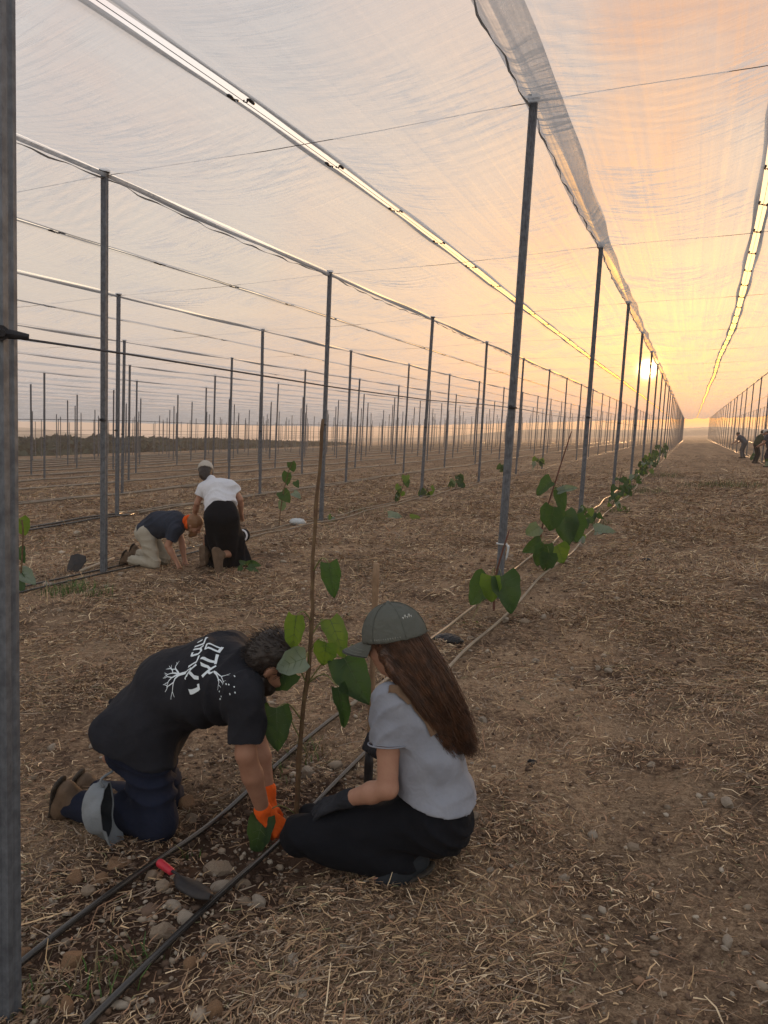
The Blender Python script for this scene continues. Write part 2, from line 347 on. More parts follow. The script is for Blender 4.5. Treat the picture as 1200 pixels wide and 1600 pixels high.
def wedge(n, r0, r1, margin=.08):
    """points over the ground in the direction of view, as dense as they show"""
    r = np.exp(rng.uniform(math.log(r0), math.log(r1), n)); a = rng.uniform(-.50-margin, .50+margin, n)+YAW
    return -np.sin(a)*r, np.cos(a)*r, r
HOSEX = (-1.712, -1.362); WRW = 4.822
def build_straw():
    n = 820000
    x, y, r = wedge(n, 1.25, 60); x2, y2, r2 = wedge(n//2, 5., 34); x[:n//2], y[:n//2], r[:n//2] = x2, y2, r2
    den = n2(x*1.3+3, y*1.3)+.8*n2(x*4, y*4+9)+.55*n2(x*1.6, y*.07+2)
    dp = np.hypot((x-PIT[0])/.42, (y-PIT[1]+.22)/.62)
    keep = (rng.random(n) < np.clip(.66+1.6*den, .14, 1)*np.clip(.30+r/7, .5, 1))*(rng.random(n) > .93*np.exp(-dp**2))
    x, y, r, den = x[keep], y[keep], r[keep], den[keep]; rowd = np.minimum(np.abs((x-HOSEX[0]+WRW/2) % WRW-WRW/2), np.abs((x-HOSEX[1]+WRW/2) % WRW-WRW/2)); k2 = (rowd > .024+.0035*r) | (rng.random(len(x)) < .15)
    x, y, r, den = x[k2], y[k2], r[k2], den[k2]; n = len(x)
    grow = np.clip(r/4.0, 1, 6)**.8
    L = rng.gamma(2.0, .0120, n)*grow+.008; w = rng.uniform(.0007, .0021, n)*grow
    long_ = rng.random(n) < .04; L[long_] *= 2.6
    fld = 6*n2(x*.7, y*.7)
    th = np.where(rng.random(n) < .55, fld+rng.normal(0, .7, n), rng.uniform(0, 2*math.pi, n))
    tilt = np.abs(rng.normal(0, .20, n)); up = rng.random(n) < .05; tilt[up] = rng.uniform(.4, 1.2, up.sum())
    z = gz(x, y)+rng.uniform(.001, .020, n)*(1+.4*np.clip(den, 0, 1))+L*np.sin(tilt)*.35
    dx, dy = np.cos(th)*np.cos(tilt), np.sin(th)*np.cos(tilt); dz = np.sin(tilt)
    bend = rng.normal(0, .13, n)*L
    sx_, sy_ = -np.sin(th), np.cos(th); sz = rng.normal(0, .5, n)
    V_ = np.empty((n, 6, 3))
    for i, u in enumerate((-.5, 0., .5)):
        cx = x+dx*L*u+sx_*bend*(1-4*u*u); cyy = y+dy*L*u+sy_*bend*(1-4*u*u); cz = z+dz*L*u-np.abs(bend)*.4*(4*u*u)
        for j, s in enumerate((-1, 1)):
            ww = w*(1 if i < 2 else .55)
            V_[:, i*2+j] = np.stack([cx+s*sx_*ww, cyy+s*sy_*ww, cz+s*sz*ww], 1)
    b = (np.arange(n)*6)[:, None]
    F = np.concatenate([b+np.array([[0, 2, 3, 1]]), b+np.array([[2, 4, 5, 3]])])
    pal = np.array([(.40, .295, .185), (.28, .195, .13), (.17, .12, .087), (.60, .50, .36), (.26, .215, .175), (.29, .18, .12), (.10, .068, .052), (.14, .14, .08)])
    c = V(1.36, 1.27, 1.15)*pal[rng.choice(8, n, p=[.17, .20, .19, .07, .14, .11, .09, .03])]*rng.uniform(.7, 1.2, n)[:, None]
    o = mesh('straw_litter', V_.reshape(-1, 3), F, M_['straw'], None, False, np.repeat(c, 6, 0))
    tag(o, 'matted dry straw and stubble strewn over the whole field', 'straw', kind='stuff')
build_straw()
def ico():
    p = (1+5**.5)/2
    v = unit_rows(np.array([(-1, p, 0), (1, p, 0), (-1, -p, 0), (1, -p, 0), (0, -1, p), (0, 1, p), (0, -1, -p), (0, 1, -p), (p, 0, -1), (p, 0, 1), (-p, 0, -1), (-p, 0, 1)], float))
    f = np.array([(0, 11, 5), (0, 5, 1), (0, 1, 7), (0, 7, 10), (0, 10, 11), (1, 5, 9), (5, 11, 4), (11, 10, 2), (10, 7, 6), (7, 1, 8), (3, 9, 4), (3, 4, 2), (3, 2, 6), (3, 6, 8), (3, 8, 9), (4, 9, 5), (2, 4, 11), (6, 2, 10), (8, 6, 7), (9, 8, 1)])
    return v, f
def unit_rows(a): return a/np.linalg.norm(a, axis=1)[:, None]
def build_pebbles():
    n = 12000; x, y, r = wedge(n, 1.3, 30)
    k = rng.random(n) < np.clip(.35-1.2*(n2(x*1.3+3, y*1.3)), .05, 1); x, y, r = x[k], y[k], r[k]
    m = 3200; ex = rng.normal(-1.55, .30, m); ey = rng.uniform(1.2, 3.4, m)**1.0
    x = np.r_[x, ex]; y = np.r_[y, ey]; r = np.hypot(x, y); n = len(x)
    s = rng.gamma(2., .0033, n)*np.clip(r/4, .8, 2.6)+.0025
    v, f = ico(); a = rng.uniform(0, 6.28, n)
    q = v[None]*(s[:, None, None]*rng.uniform(.65, 1.25, (n, 12, 1)))*rng.uniform(.6, 1.3, (n, 1, 3))
    q[:, :, 2] *= .65
    c, sn = np.cos(a)[:, None], np.sin(a)[:, None]; X = q[:, :, 0]*c-q[:, :, 1]*sn+x[:, None]; Y = q[:, :, 0]*sn+q[:, :, 1]*c+y[:, None]
    Z = q[:, :, 2]+(gz(x, y)+s*.25)[:, None]
    F = (np.arange(n)[:, None, None]*12+f[None]).reshape(-1, 3)
    pal = np.array([(.30, .24, .18), (.40, .34, .27), (.13, .085, .06), (.10, .065, .045), (.24, .15, .095)])
    col = pal[rng.choice(5, n, p=[.18, .12, .3, .25, .15])]*rng.uniform(.7, 1.2, n)[:, None]
    o = mesh('soil_crumbs', np.stack([X, Y, Z], -1).reshape(-1, 3), F, M_['pebble'], None, False, np.repeat(col, 12, 0))
    tag(o, 'loose soil crumbs and grit scattered over the field', 'gravel', kind='stuff')
build_pebbles()
def tuft(name, cx, cy_, n, h, spread, cols, label, group=None, kind='stuff'):
    b = MB(); v = []; f = []; cc = []
    for i in range(n):
        a = random.uniform(0, 6.28); rr = spread*random.random()**.6; x = cx+rr*math.cos(a); y = cy_+rr*math.sin(a)
        hh = h*random.uniform(.45, 1.1); lean = random.uniform(.1, .8)*hh; d = random.uniform(0, 6.28); w = random.uniform(.0018, .004)*max(1, h/.1)
        z0 = float(gz(x, y))-.004; k = len(v); col = np.array(random.choice(cols))*random.uniform(.7, 1.2)
        sxv, syv = -math.sin(d), math.cos(d)
        for t in (0, .5, 1):
            px, py, pz = x+math.cos(d)*lean*t*t, y+math.sin(d)*lean*t*t, z0+hh*t*(1-.25*t); ww = w*(1-.8*t)
            v += [(px-sxv*ww, py-syv*ww, pz), (px+sxv*ww, py+syv*ww, pz)]; cc += [col, col]
        f += [(k, k+1, k+3, k+2), (k+2, k+3, k+5, k+4)]
    o = mesh(name, v, f, M_['grass'], None, False, np.array(cc)); tag(o, label, 'weeds', group, kind); return o

# ------------------------------------------------------------------ net house: posts, wires, nets
XA, Y1, WR, DY, HP = -1.6239, 7.4936, 4.822, 6.0, 4.6294
R0, R1, KN = -16, 3, 30
def row_x(r): return XA+WR*r+(.22 if r > 0 else 0)
def post_y(k): return Y1+(k-1)*DY
ORD = ['zeroth', 'first', 'second', 'third', 'fourth', 'fifth', 'sixth', 'seventh', 'eighth', 'ninth', 'tenth', 'eleventh', 'twelfth', 'thirteenth', 'fourteenth', 'fifteenth', 'sixteenth',
       'seventeenth', 'eighteenth', 'nineteenth', 'twentieth', '21st', '22nd', '23rd', '24th', '25th', '26th', '27th', '28th', '29th', '30th', '31st', '32nd']
NUM = ['zero', 'one', 'two', 'three', 'four', 'five', 'six', 'seven', 'eight', 'nine', 'ten', 'eleven', 'twelve', 'thirteen', 'fourteen', 'fifteen', 'sixteen', 'seventeen', 'eighteen']
def row_words(r):
    if r == 0: return 'the planted aisle row'
    if r == -1: return "the far pair's row"
    if r < -1: return 'row %s left of the aisle' % NUM[1-r]
    return 'row %s right of the aisle' % NUM[r]
def post_mesh():
    w, d = .034, .026; g = .005
    prof = [(-w, -d), (-w*.55, -d), (-w*.40, -d+g), (-w*.05, -d+g), (w*.05, -d), (w*.2, -d), (w*.35, -d+g), (w*.7, -d+g), (w*.8, -d), (w, -d),
            (w, -d*.3), (w-g*.7, -d*.1), (w-g*.7, d*.3), (w, d*.5), (w, d), (w*.5, d), (w*.35, d-g), (-w*.35, d-g), (-w*.5, d), (-w, d), (-w, d*.3), (-w+g*.7, 0), (-w, -d*.3)]
    n = len(prof); v = [(x, y, z) for z in (-.4, HP+.03) for x, y in prof]
    f = [(i, (i+1) % n, n+(i+1) % n, n+i) for i in range(n)]+[tuple(range(n, 2*n))]
    me = bpy.data.meshes.new('steel_post'); me.from_pydata(v, [], f); me.materials.append(M_['steel']); me.update(); return me
def clamp_mesh():
    b = MB(); b.tube([(.0, -.034, 1.84), (0, -.064, 1.84)], .019, 10); b.tube([(0, -.060, 1.84), (0, -.085, 1.838)], [.012, .009], 8)
    b.tube([(.0, -.052, 1.84), (.03, -.062, 1.838), (.062, -.063, 1.836)], [.012, .011, .007], 8)
    me = bpy.data.meshes.new('wire_clamp'); me.from_pydata(b.v, [], b.f); me.materials.append(M_['bolt']); me.update(); return me
def cap_mesh():
    b = MB(); b.box((0, 0, HP+.018), (.049, 0, 0), (0, .036, 0), (0, 0, .020)); b.tube([(-.06, 0, HP+.01), (.06, 0, HP+.01)], .008, 6)
    me = bpy.data.meshes.new('top_bracket'); me.from_pydata(b.v, [], b.f); me.materials.append(M_['iron']); me.update(); return me
PM, CM, KM = post_mesh(), clamp_mesh(), cap_mesh()
def build_posts():
    cand = []
    for r in range(R0, R1+1):
        seen = 0
        for k in range(0, KN+1):
            x, y = row_x(r), post_y(k)+(1.3*math.sin(r*2.4) if r < -3 else 0)
            if r == 0 and k == 0: x = XA+.011
            lean = V(random.gauss(0, .004), random.gauss(0, .004)) if k else V(0, 0)
            b = V(x, y, float(plane(x, y))); 
            if (b-CC)@CF < .6: continue
            pb, pt = project(b), project(b+V(0, 0, HP))
            h = abs(pt[1]-pb[1]); cx = pb[0]*.5+pt[0]*.5
            inside = -45 < cx < 1215
            if not inside and not (-260 < cx < 1560 and h > 130): continue
            if inside: seen += 1
            cand.append((h if inside else h*.6, r, k, x, y, b[2], lean, seen if inside else 0))
    cand.sort(key=lambda c: -c[0])
    near, rest = cand[:290], cand[290:]
    for h, r, k, x, y, z, lean, s in near:
        o = link('steel_post', PM); o.location = (x, y, z+random.uniform(-.02, .02)*(1 if k > 1 else 0))
        o.rotation_euler = (lean[1], lean[0], random.gauss(0, .08)+(.12 if (r, k) == (0, 0) else 0))
        if (r, k) == (0, 0): lab = 'thick grey steel post cut by the left edge of the frame'
        elif s: lab = 'grey steel post, %s from the front in %s' % (ORD[s], row_words(r))
        else: lab = 'grey post of %s out of frame, %s from the camera' % (row_words(r), ORD[k+1])
        tag(o, lab, 'post', 'galvanised posts holding up the net')
        if h > 95:
            c = link('wire_clamp', CM, o); c2 = link('top_bracket', KM, o)
            if (r, k) == (0, 0): c.rotation_euler = (0, 0, .75); c.scale = (1, 1, 1)
    if rest:
        v, f = [], []
        for h, r, k, x, y, z, lean, s in rest:
            b = len(v); w = .032
            v += [(x+i*w, y+j*w*.7, z+q) for q in (-.2, HP+.03) for i, j in ((-1, -1), (1, -1), (1, 1), (-1, 1))]
            f += [(b, b+1, b+5, b+4), (b+1, b+2, b+6, b+5), (b+2, b+3, b+7, b+6), (b+3, b, b+4, b+7), (b+4, b+5, b+6, b+7)]
        tag(mesh('distant_posts', v, f, M_['steel'], None, False), 'thicket of tiny grey posts far back near the horizon', 'posts', kind='stuff')
build_posts()
YEND = post_y(KN)
def build_wires():
    ys = np.r_[np.arange(-4, 60, 1.5), np.arange(60, YEND, 6)]
    for r in range(R0, R1+1):
        x = row_x(r); rad = .0035
        b = MB(); b.tube([(x, y, float(plane(x, y))+1.84-.03*math.sin(math.pi*(y-Y1)/DY)**2) for y in np.r_[post_y(0 if r == 0 else 1)-.0, ys[ys > post_y(0 if r == 0 else 1)]]] if r == 0 else
                         [(x, y, float(plane(x, y))+1.84-.03*math.sin(math.pi*(y-Y1)/DY)**2) for y in ys], rad, 6)
        for p in b.v: pass
        o = b.build('trellis_wire', M_['wire'], None)
        o.location.y = 0
        tag(o, 'thin trellis wire at chest height along %s' % row_words(r), 'wire', 'trellis wires')
    for k in range(0, 9):
        y = post_y(k); pts = []
        for x in np.linspace(row_x(R0), row_x(R1), 80): pts.append((x, y, float(plane(x, y))+HP-.02-.035*math.sin(math.pi*(x-XA)/WR)**2))
        o = MB().tube(pts, .0036, 6).build('cross_wire', M_['wire'])
        tag(o, ('thin wire spanning under the net across all rows, %s from the front' % ORD[k]) if k else 'thin wire spanning across all rows above the photographer', 'wire', 'cross wires under the net')
build_wires()

SLIT_GAP = {}
def slit_x(r, y):
    """the open seam between row r and row r+1"""
    xm = .5*(row_x(r)+row_x(r+1))
    y = np.asarray(y, float)
    if r == 0: return .86-.34*np.exp(-np.clip(y-9, 0, None)/6.)+.030*np.sin(y*.30)
    return xm+.02*np.sin(y*.31+r)+(.03*np.sin(y*.17+2*r))
def slit_h(r, y):
    y = np.asarray(y, float)
    return HP+.03+.03*np.sin(y*.21+r)-(.10*np.exp(-np.clip(y-3, 0, None)/2.5) if r == -1 else 0)
def slit_half(r, y):
    y = np.asarray(y, float)
    if r == 0: return .058+.006*np.sin(y*.8)
    if r == -1: return .062+.008*np.sin(y*.5)
    return .032+.010*np.sin(y*.6+r)
def edge_gap(r, side, y):
    """distance from the row wire to the net hem, scalloped between posts"""
    s = np.abs(np.sin(math.pi*(np.asarray(y, float)-Y1)/DY))
    return (.012+.035*s if r == 0 else .006+.012*s)*(1+.5*np.sin(np.asarray(y)*.9+r*2+side))
def net_z(x, s, y, r, side, hs):
    ph = (y-Y1)/DY
    bay = np.sin(math.pi*ph)**2
    h = HP*(1-s)+hs*s+.012
    h = h-.17*np.sin(math.pi*np.clip(s, 0, 1))-.050*bay*(.35+.65*np.sin(math.pi*np.clip(s, 0, 1)))
    wn = n2(x*.8+31*r, y*.5+11*side)
    h = h+.03*wn
    # pulled wrinkles: crests across the strip, slanted, strongest either side of each cross wire
    fade = np.clip(1.25-y/70., .25, 1)
    patch = np.clip(.35+1.6*n2(x*.55+5*r+2.3*side, y*.42), 0, 1)
    pull = np.exp(-(((ph-np.round(ph))*DY-.9)/.9)**2)+.7*np.exp(-(((ph-np.round(ph))*DY+1.4)/.7)**2)+.25
    sl = .55*(x-row_x(r))*(1 if side else -1)+.25*n2(x*1.7, y*.9)
    rip = np.sin((y+sl)*2*math.pi/.15+5*n2(x*.9, y*.6))+.6*np.sin((y+.6*sl)*2*math.pi/.27+6*n2(x*1.1+9, y*.8))
    return h+0.0085*rip*patch*pull*fade*np.sin(math.pi*np.clip(s*.94+.03, 0, 1))**.5
def ysteps(fine):
    if fine: return np.r_[np.arange(-3, 26, .05), np.arange(26, 60, .12), np.arange(60, YEND+.1, .6)]
    return np.r_[np.arange(2, 70, .22), np.arange(70, YEND+.1, .8)]
def net_words(r, side):
    if r == 0: return ('pale translucent net strip over the open aisle, right of its planted row', 'pale translucent net strip at the upper right, past the wavy slit')[side]
    if r == -1: return ('pale net strip from the far pair\'s row to the bright clipped slit', 'broad pale net strip between the bright clipped slit and the planted row by the aisle')[side]
    return 'pale net strip on the %s side of %s' % (('right', 'left')[side], row_words(r if side == 0 else r+1))
def build_nets():
    clip_me = None
    b = MB(); b.tube(curve_pts([(0, -.075, .004), (.004, -.03, .010), (0, .02, .008), (.002, .06, .002)], 9), [.006, .013, .016, .015, .017, .015, .012, .009, .005], 6)
    a = np.linspace(0, 2*math.pi*.85, 12); b.tube([(.030+.020*math.cos(t+2.6), .035+.022*math.sin(t+2.6), -.006) for t in a], .0055, 6)
    clip_me = bpy.data.meshes.new('clip'); clip_me.from_pydata(b.v, [], b.f); clip_me.materials.append(M_['clip']); clip_me.update()
    for r in range(R0, R1):
        fine = r in (-2, -1, 0, 1); ys = ysteps(fine); hs = slit_h(r, ys); sx = slit_x(r, ys); hw = slit_half(r, ys)
        for side in (0, 1):
            rr = r if side == 0 else r+1
            na = 30 if fine else 10
            s = np.linspace(0, 1, na)
            xe = row_x(rr)+(1 if side == 0 else -1)*edge_gap(rr, side, ys)
            xs = sx+(-1 if side == 0 else 1)*hw
            S, YY = np.meshgrid(s, ys, indexing='ij')
            X = xe[None]*(1-S)+xs[None]*S
            Z = plane(X, YY)+net_z(X, S, YY, rr, side, hs[None])
            idx = np.arange(X.size).reshape(X.shape)
            F = np.stack([idx[:-1, :-1], idx[1:, :-1], idx[1:, 1:], idx[:-1, 1:]], -1).reshape(-1, 4)
            o = mesh('shade_net', np.stack([X, YY, Z], -1).reshape(-1, 3), F, M_['net'])
            tag(o, net_words(r, side), 'shade net', 'net strips overhead')
            # folded hem along the slit: a real double layer a little under the sheet
            wd = .055 if r in (-1, 0) else .035
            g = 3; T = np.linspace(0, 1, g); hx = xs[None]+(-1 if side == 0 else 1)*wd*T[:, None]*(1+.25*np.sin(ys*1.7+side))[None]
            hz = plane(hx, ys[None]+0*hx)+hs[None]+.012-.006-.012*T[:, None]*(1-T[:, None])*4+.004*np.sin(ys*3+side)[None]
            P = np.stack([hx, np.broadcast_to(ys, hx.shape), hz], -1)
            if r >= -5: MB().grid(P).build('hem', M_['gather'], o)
            # clips, two per station
            ymax = 58 if r in (-1, 0) else 40
            if r >= -5:
                st = np.arange(4.40+(.13 if side else 0)+.0*r, ymax, 1.98 if r == -1 else (1.55 if r == 0 else 2.4))
                for yk in st:
                    if r < -1 and yk < 6: continue
                    xk = float(slit_x(r, yk))+(-1 if side == 0 else 1)*(float(slit_half(r, yk))-.002); zk = float(plane(xk, yk))+float(slit_h(r, yk))-.012
                    pp = project((xk, yk, zk))
                    if pp[2] < .5 or not -60 < pp[0] < 1260 or pp[1] < -80: continue
                    c = link('clip', clip_me, o); c.location = (xk, yk, zk)
                    if side: c.rotation_euler = (0, 0, math.pi)
        w = MB().tube([(float(slit_x(r, y)), y, float(plane(slit_x(r, y), y)+slit_h(r, y))-.004) for y in np.r_[np.arange(-3, 60, 1.), np.arange(60, YEND, 6)]], .0032, 5)
        o = w.build('seam_wire', M_['wire'])
        tag(o, ('thin wire running in the bright clipped slit left of the planted row' if r == -1 else 'thin wire in the wavy bright slit above the aisle' if r == 0 else
                'thin wire in the net slit just right of %s' % row_words(r)), 'wire', 'wires in the net slits')
build_nets()
def build_bundles():
    """net ends gathered along the top of each row"""
    for r in range(R0, R1+1):
        x0 = row_x(r); ys = np.r_[np.arange(-3, 40, .09 if r in (0, -1) else .3), np.arange(40, YEND, 1.)]
        ph = np.abs(np.sin(math.pi*(ys-Y1)/DY)); n = 9
        T = np.linspace(0, 1, n)[:, None]
        if r == 0:      # wide loose fold that lies to the right of the row
            wide = np.interp(ys, [-3, 2, 5, 9, 12, 13.5, 17, 24, 50, 200], [.30, .30, .28, .27, .21, .15, .17, .13, .10, .08])
            X = x0-.05-.03*ph[None]+T*(wide[None]+.08)+.012*np.sin(ys*2.3)[None]*T
            D = .03+.12*np.sin(math.pi*T)*ph[None]+.025*np.sin(T*9+ys[None]*.7)*ph[None]+.02*T
        else:
            wd = .070+.015*np.sin(ys*.5+r)
            X = x0-.035+T*wd[None]+.012*np.sin(ys*1.9+r)[None]
            D = .03+.045*np.sin(math.pi*T)*(.3+.7*ph[None])+.012*np.sin(T*7+ys[None]*1.3)
        Y = np.broadcast_to(ys, X.shape)
        P = np.stack([X, Y, plane(X, Y)+HP-D], -1)
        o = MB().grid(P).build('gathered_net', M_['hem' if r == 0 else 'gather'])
        tag(o, 'wide loose fold of grey net sagging along the post tops beside the aisle' if r == 0 else 'narrow gathered grey net edge along the post tops of %s' % row_words(r), 'gathered net', 'gathered net edges')
        if r in (0, -1):    # frayed cord and crumpled selvedge
            pts = [(x0-.015+.014*math.sin(y*5.1)+.01*math.sin(y*13), y, float(plane(x0, y))+HP-.055-.06*abs(math.sin(math.pi*(y-Y1)/DY))+.010*math.sin(y*8.3)) for y in np.arange(-2, 60, .12)]
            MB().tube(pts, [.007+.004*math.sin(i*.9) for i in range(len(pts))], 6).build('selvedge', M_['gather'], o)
build_bundles()

# ------------------------------------------------------------------ drip hoses
def gsm(x, y):
    x = np.asarray(x, float); y = np.asarray(y, float); r = np.hypot(x, y)
    return plane(x, y)+.07*n2(x*.35+7, y*.35)*np.clip(r/6, .3, 1)+.045*n2(x*1.1, y*1.1+3)-.02*np.exp(-(((x-PIT[0])/.55)**2+((y-PIT[1])/.45)**2)*2)
def build_hoses():
    for r in range(-12, 3):
        for s, off in ((0, -.105), (1, .235)):
            x0 = HOSEX[s] if r == 0 else row_x(r)+off*.8
            def P(y, rad):
                x = x0+.035*math.sin(y*.55+r+s*2)*min(1, max(0, (y-3.5)/4))+.02*math.sin(y*1.9+s)*min(1, max(0, (y-3.5)/4)); return (x, y, float(gsm(x, y))+rad*.8+.013+(.016 if y > 4.2 else .016*max(0, y-3.6)/.6))
            near_y = 4.3 if r == 0 else -1
            rad = .0115 if r > -2 else .014+.003*abs(r)
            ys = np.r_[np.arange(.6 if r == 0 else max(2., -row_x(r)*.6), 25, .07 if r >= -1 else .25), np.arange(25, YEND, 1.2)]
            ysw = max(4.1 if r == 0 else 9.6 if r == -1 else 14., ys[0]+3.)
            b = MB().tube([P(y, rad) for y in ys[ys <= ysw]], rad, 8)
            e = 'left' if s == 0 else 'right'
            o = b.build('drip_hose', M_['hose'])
            MB().tube([P(y, rad) for y in np.r_[ysw-.05, ys[ys > ysw]]], rad*1.08, 8).build('tan_length', M_['hose_far'], o)  # farther length of the same hose, coloured pale tan instead of black
            if r == 0:
                lab = ('black irrigation hose under the kneeling man, left of the trowel', 'black irrigation hose running under the squatting woman\'s knee, right of the trowel')[s]
            else: lab = '%s irrigation hose of the two along %s' % (e, row_words(r))
            tag(o, lab, 'hose', 'drip hoses along the rows')
            if r == 0 and s == 0:
                pass
build_hoses()

# ------------------------------------------------------------------ far country
def build_far():
    m = principled('far_foliage', (.035, .05, .035), .9, 0, (1.2, (.06, .075, .045), .8))
    P0, P1 = V(-90., 30.), V(-84., 190.)
    n = 60000; t = rng.uniform(-.35, .95, n); q = rng.normal(0, 2.2, n)
    d = (P1-P0)/np.linalg.norm(P1-P0); nn = V(-d[1], d[0])
    x = P0[0]+(P1-P0)[0]*t+nn[0]*q; y = P0[1]+(P1-P0)[1]*t+nn[1]*q
    hgt = .68*(3.1+1.2*n2(t*42, t*0)+1.0*n2(t*150, t*0+3))*np.clip((1.0-t)/.5, .12, 1)
    z = plane(x, y)+hgt*rng.random(n)**.9*(1-(np.abs(q)/7)**2)
    s = rng.uniform(.45, .95, n); A = rng.normal(0, 1, (n, 3)); A = unit_rows(A); B = unit_rows(np.cross(A, rng.normal(0, 1, (n, 3))))
    C = np.stack([x, y, z], 1); Q = np.stack([C-A*s[:, None], C+B*s[:, None]*.6, C+A*s[:, None], C-B*s[:, None]*.6], 1)
    tag(mesh('far_windbreak', Q.reshape(-1, 3), np.arange(n*4).reshape(-1, 4), m, None, False), 'low dark band of hazy windbreak trees on the left horizon', 'trees', kind='stuff')
    # low hill behind
    xs = np.linspace(-600, 420, 90); v = []
    for j, (yy, hh) in enumerate(((420, -8.), (470, 0.), (540, 3.), (640, -4.))):
        for x in xs: v.append((x, yy+60*math.sin(x*.004), float(plane(x, yy))*.0+SX*max(min(x, 14), -330)*1.0+hh+3*math.sin(x*.011+j)+1.*math.sin(x*.05)))
    f = [(j*90+i, j*90+i+1, (j+1)*90+i+1, (j+1)*90+i) for j in range(3) for i in range(89)]
    tag(mesh('hills', v, f, m, None, True), kind='structure')
build_far()

# ------------------------------------------------------------------ bodies: smooth-blended distance fields meshed as one surface
class Prim:
    def __init__(s, lo, hi, f): s.lo, s.hi, s.f = np.asarray(lo), np.asarray(hi), f
def rc(a, b, ra, rb=None, side=None, flat=1.):
    """tapered capsule; with side/flat its section is wider along side"""
    a, b = np.asarray(a, float), np.asarray(b, float); rb = ra if rb is None else rb; m = max(ra, rb)*max(1, flat); ba = b-a; L = max(ba@ba, 1e-9)
    sd = None if side is None else unit(side)
    def f(X, Y, Z):
        px, py, pz = X-a[0], Y-a[1], Z-a[2]
        h = np.clip((px*ba[0]+py*ba[1]+pz*ba[2])/L, 0, 1)
        qx, qy, qz = px-ba[0]*h, py-ba[1]*h, pz-ba[2]*h
        if sd is not None:
            t = (qx*sd[0]+qy*sd[1]+qz*sd[2])*(1-1/flat); qx, qy, qz = qx-sd[0]*t, qy-sd[1]*t, qz-sd[2]*t
        return np.sqrt(qx*qx+qy*qy+qz*qz)-(ra+(rb-ra)*h)
    return Prim(np.minimum(a, b)-m, np.maximum(a, b)+m, f)
def ell(c, axes, radii):
    """ellipsoid; axes rows are unit vectors"""
    c = np.asarray(c, float); A = np.array([unit(x) for x in axes]); R = np.asarray(radii, float); m = R.max()
    def f(X, Y, Z):
        px, py, pz = X-c[0], Y-c[1], Z-c[2]; k0 = 0; k1 = 0
        for i in range(3):
            t = (px*A[i, 0]+py*A[i, 1]+pz*A[i, 2])/R[i]; k0 = k0+t*t; k1 = k1+(t/R[i])**2
        k0 = np.sqrt(k0); k1 = np.sqrt(k1)+1e-9; return k0*(k0-1)/k1
    return Prim(c-m, c+m, f)
def cut(p, pt, n, soft=.004):
    """keep the side of the plane that n points away from"""
    n = unit(n); pt = np.asarray(pt)
    return Prim(p.lo, p.hi, lambda X, Y, Z: np.maximum(p.f(X, Y, Z), (X-pt[0])*n[0]+(Y-pt[1])*n[1]+(Z-pt[2])*n[2]))
def sdf(prims, res, sub=(), planes=(), disp=None):
    lo = np.min([p.lo for p, k in prims], 0)-res*4-.01; hi = np.max([p.hi for p, k in prims], 0)+res*4+.01
    ax = [np.arange(lo[i], hi[i]+res, res) for i in range(3)]
    D = np.full([len(a) for a in ax], .5, np.float32)
    def block(p, pad):
        sl = []
        for i in range(3):
            a = max(int((p.lo[i]-pad-lo[i])/res), 0); b = min(int((p.hi[i]+pad-lo[i])/res)+2, len(ax[i])); sl.append(slice(a, b))
        return tuple(sl), ax[0][sl[0]][:, None, None], ax[1][sl[1]][None, :, None], ax[2][sl[2]][None, None, :]
    for p, k in prims:
        s, X, Y, Z = block(p, k+2*res); d = p.f(X, Y, Z).astype(np.float32); o = D[s]
        if k > 0:
            h = np.clip(.5+.5*(o-d)/k, 0, 1); D[s] = o+(d-o)*h-k*h*(1-h)
        else: D[s] = np.minimum(o, d)
    for p, k in sub:
        s, X, Y, Z = block(p, k+2*res); d = -p.f(X, Y, Z).astype(np.float32); o = D[s]
        if k > 0:
            h = np.clip(.5-.5*(o-d)/k, 0, 1); D[s] = o+(d-o)*h+k*h*(1-h)
        else: D[s] = np.maximum(o, d)
    for pt, n in planes:
        n = unit(n); D = np.maximum(D, (ax[0]-pt[0])[:, None, None]*n[0]+(ax[1]-pt[1])[None, :, None]*n[1]+(ax[2]-pt[2])[None, None, :]*n[2])
    v, f = surface_nets(D, res, lo)
    if disp is not None and len(v):
        N = vnormals(v, f); v = v+N*disp(v, N)[:, None]
    return v, f
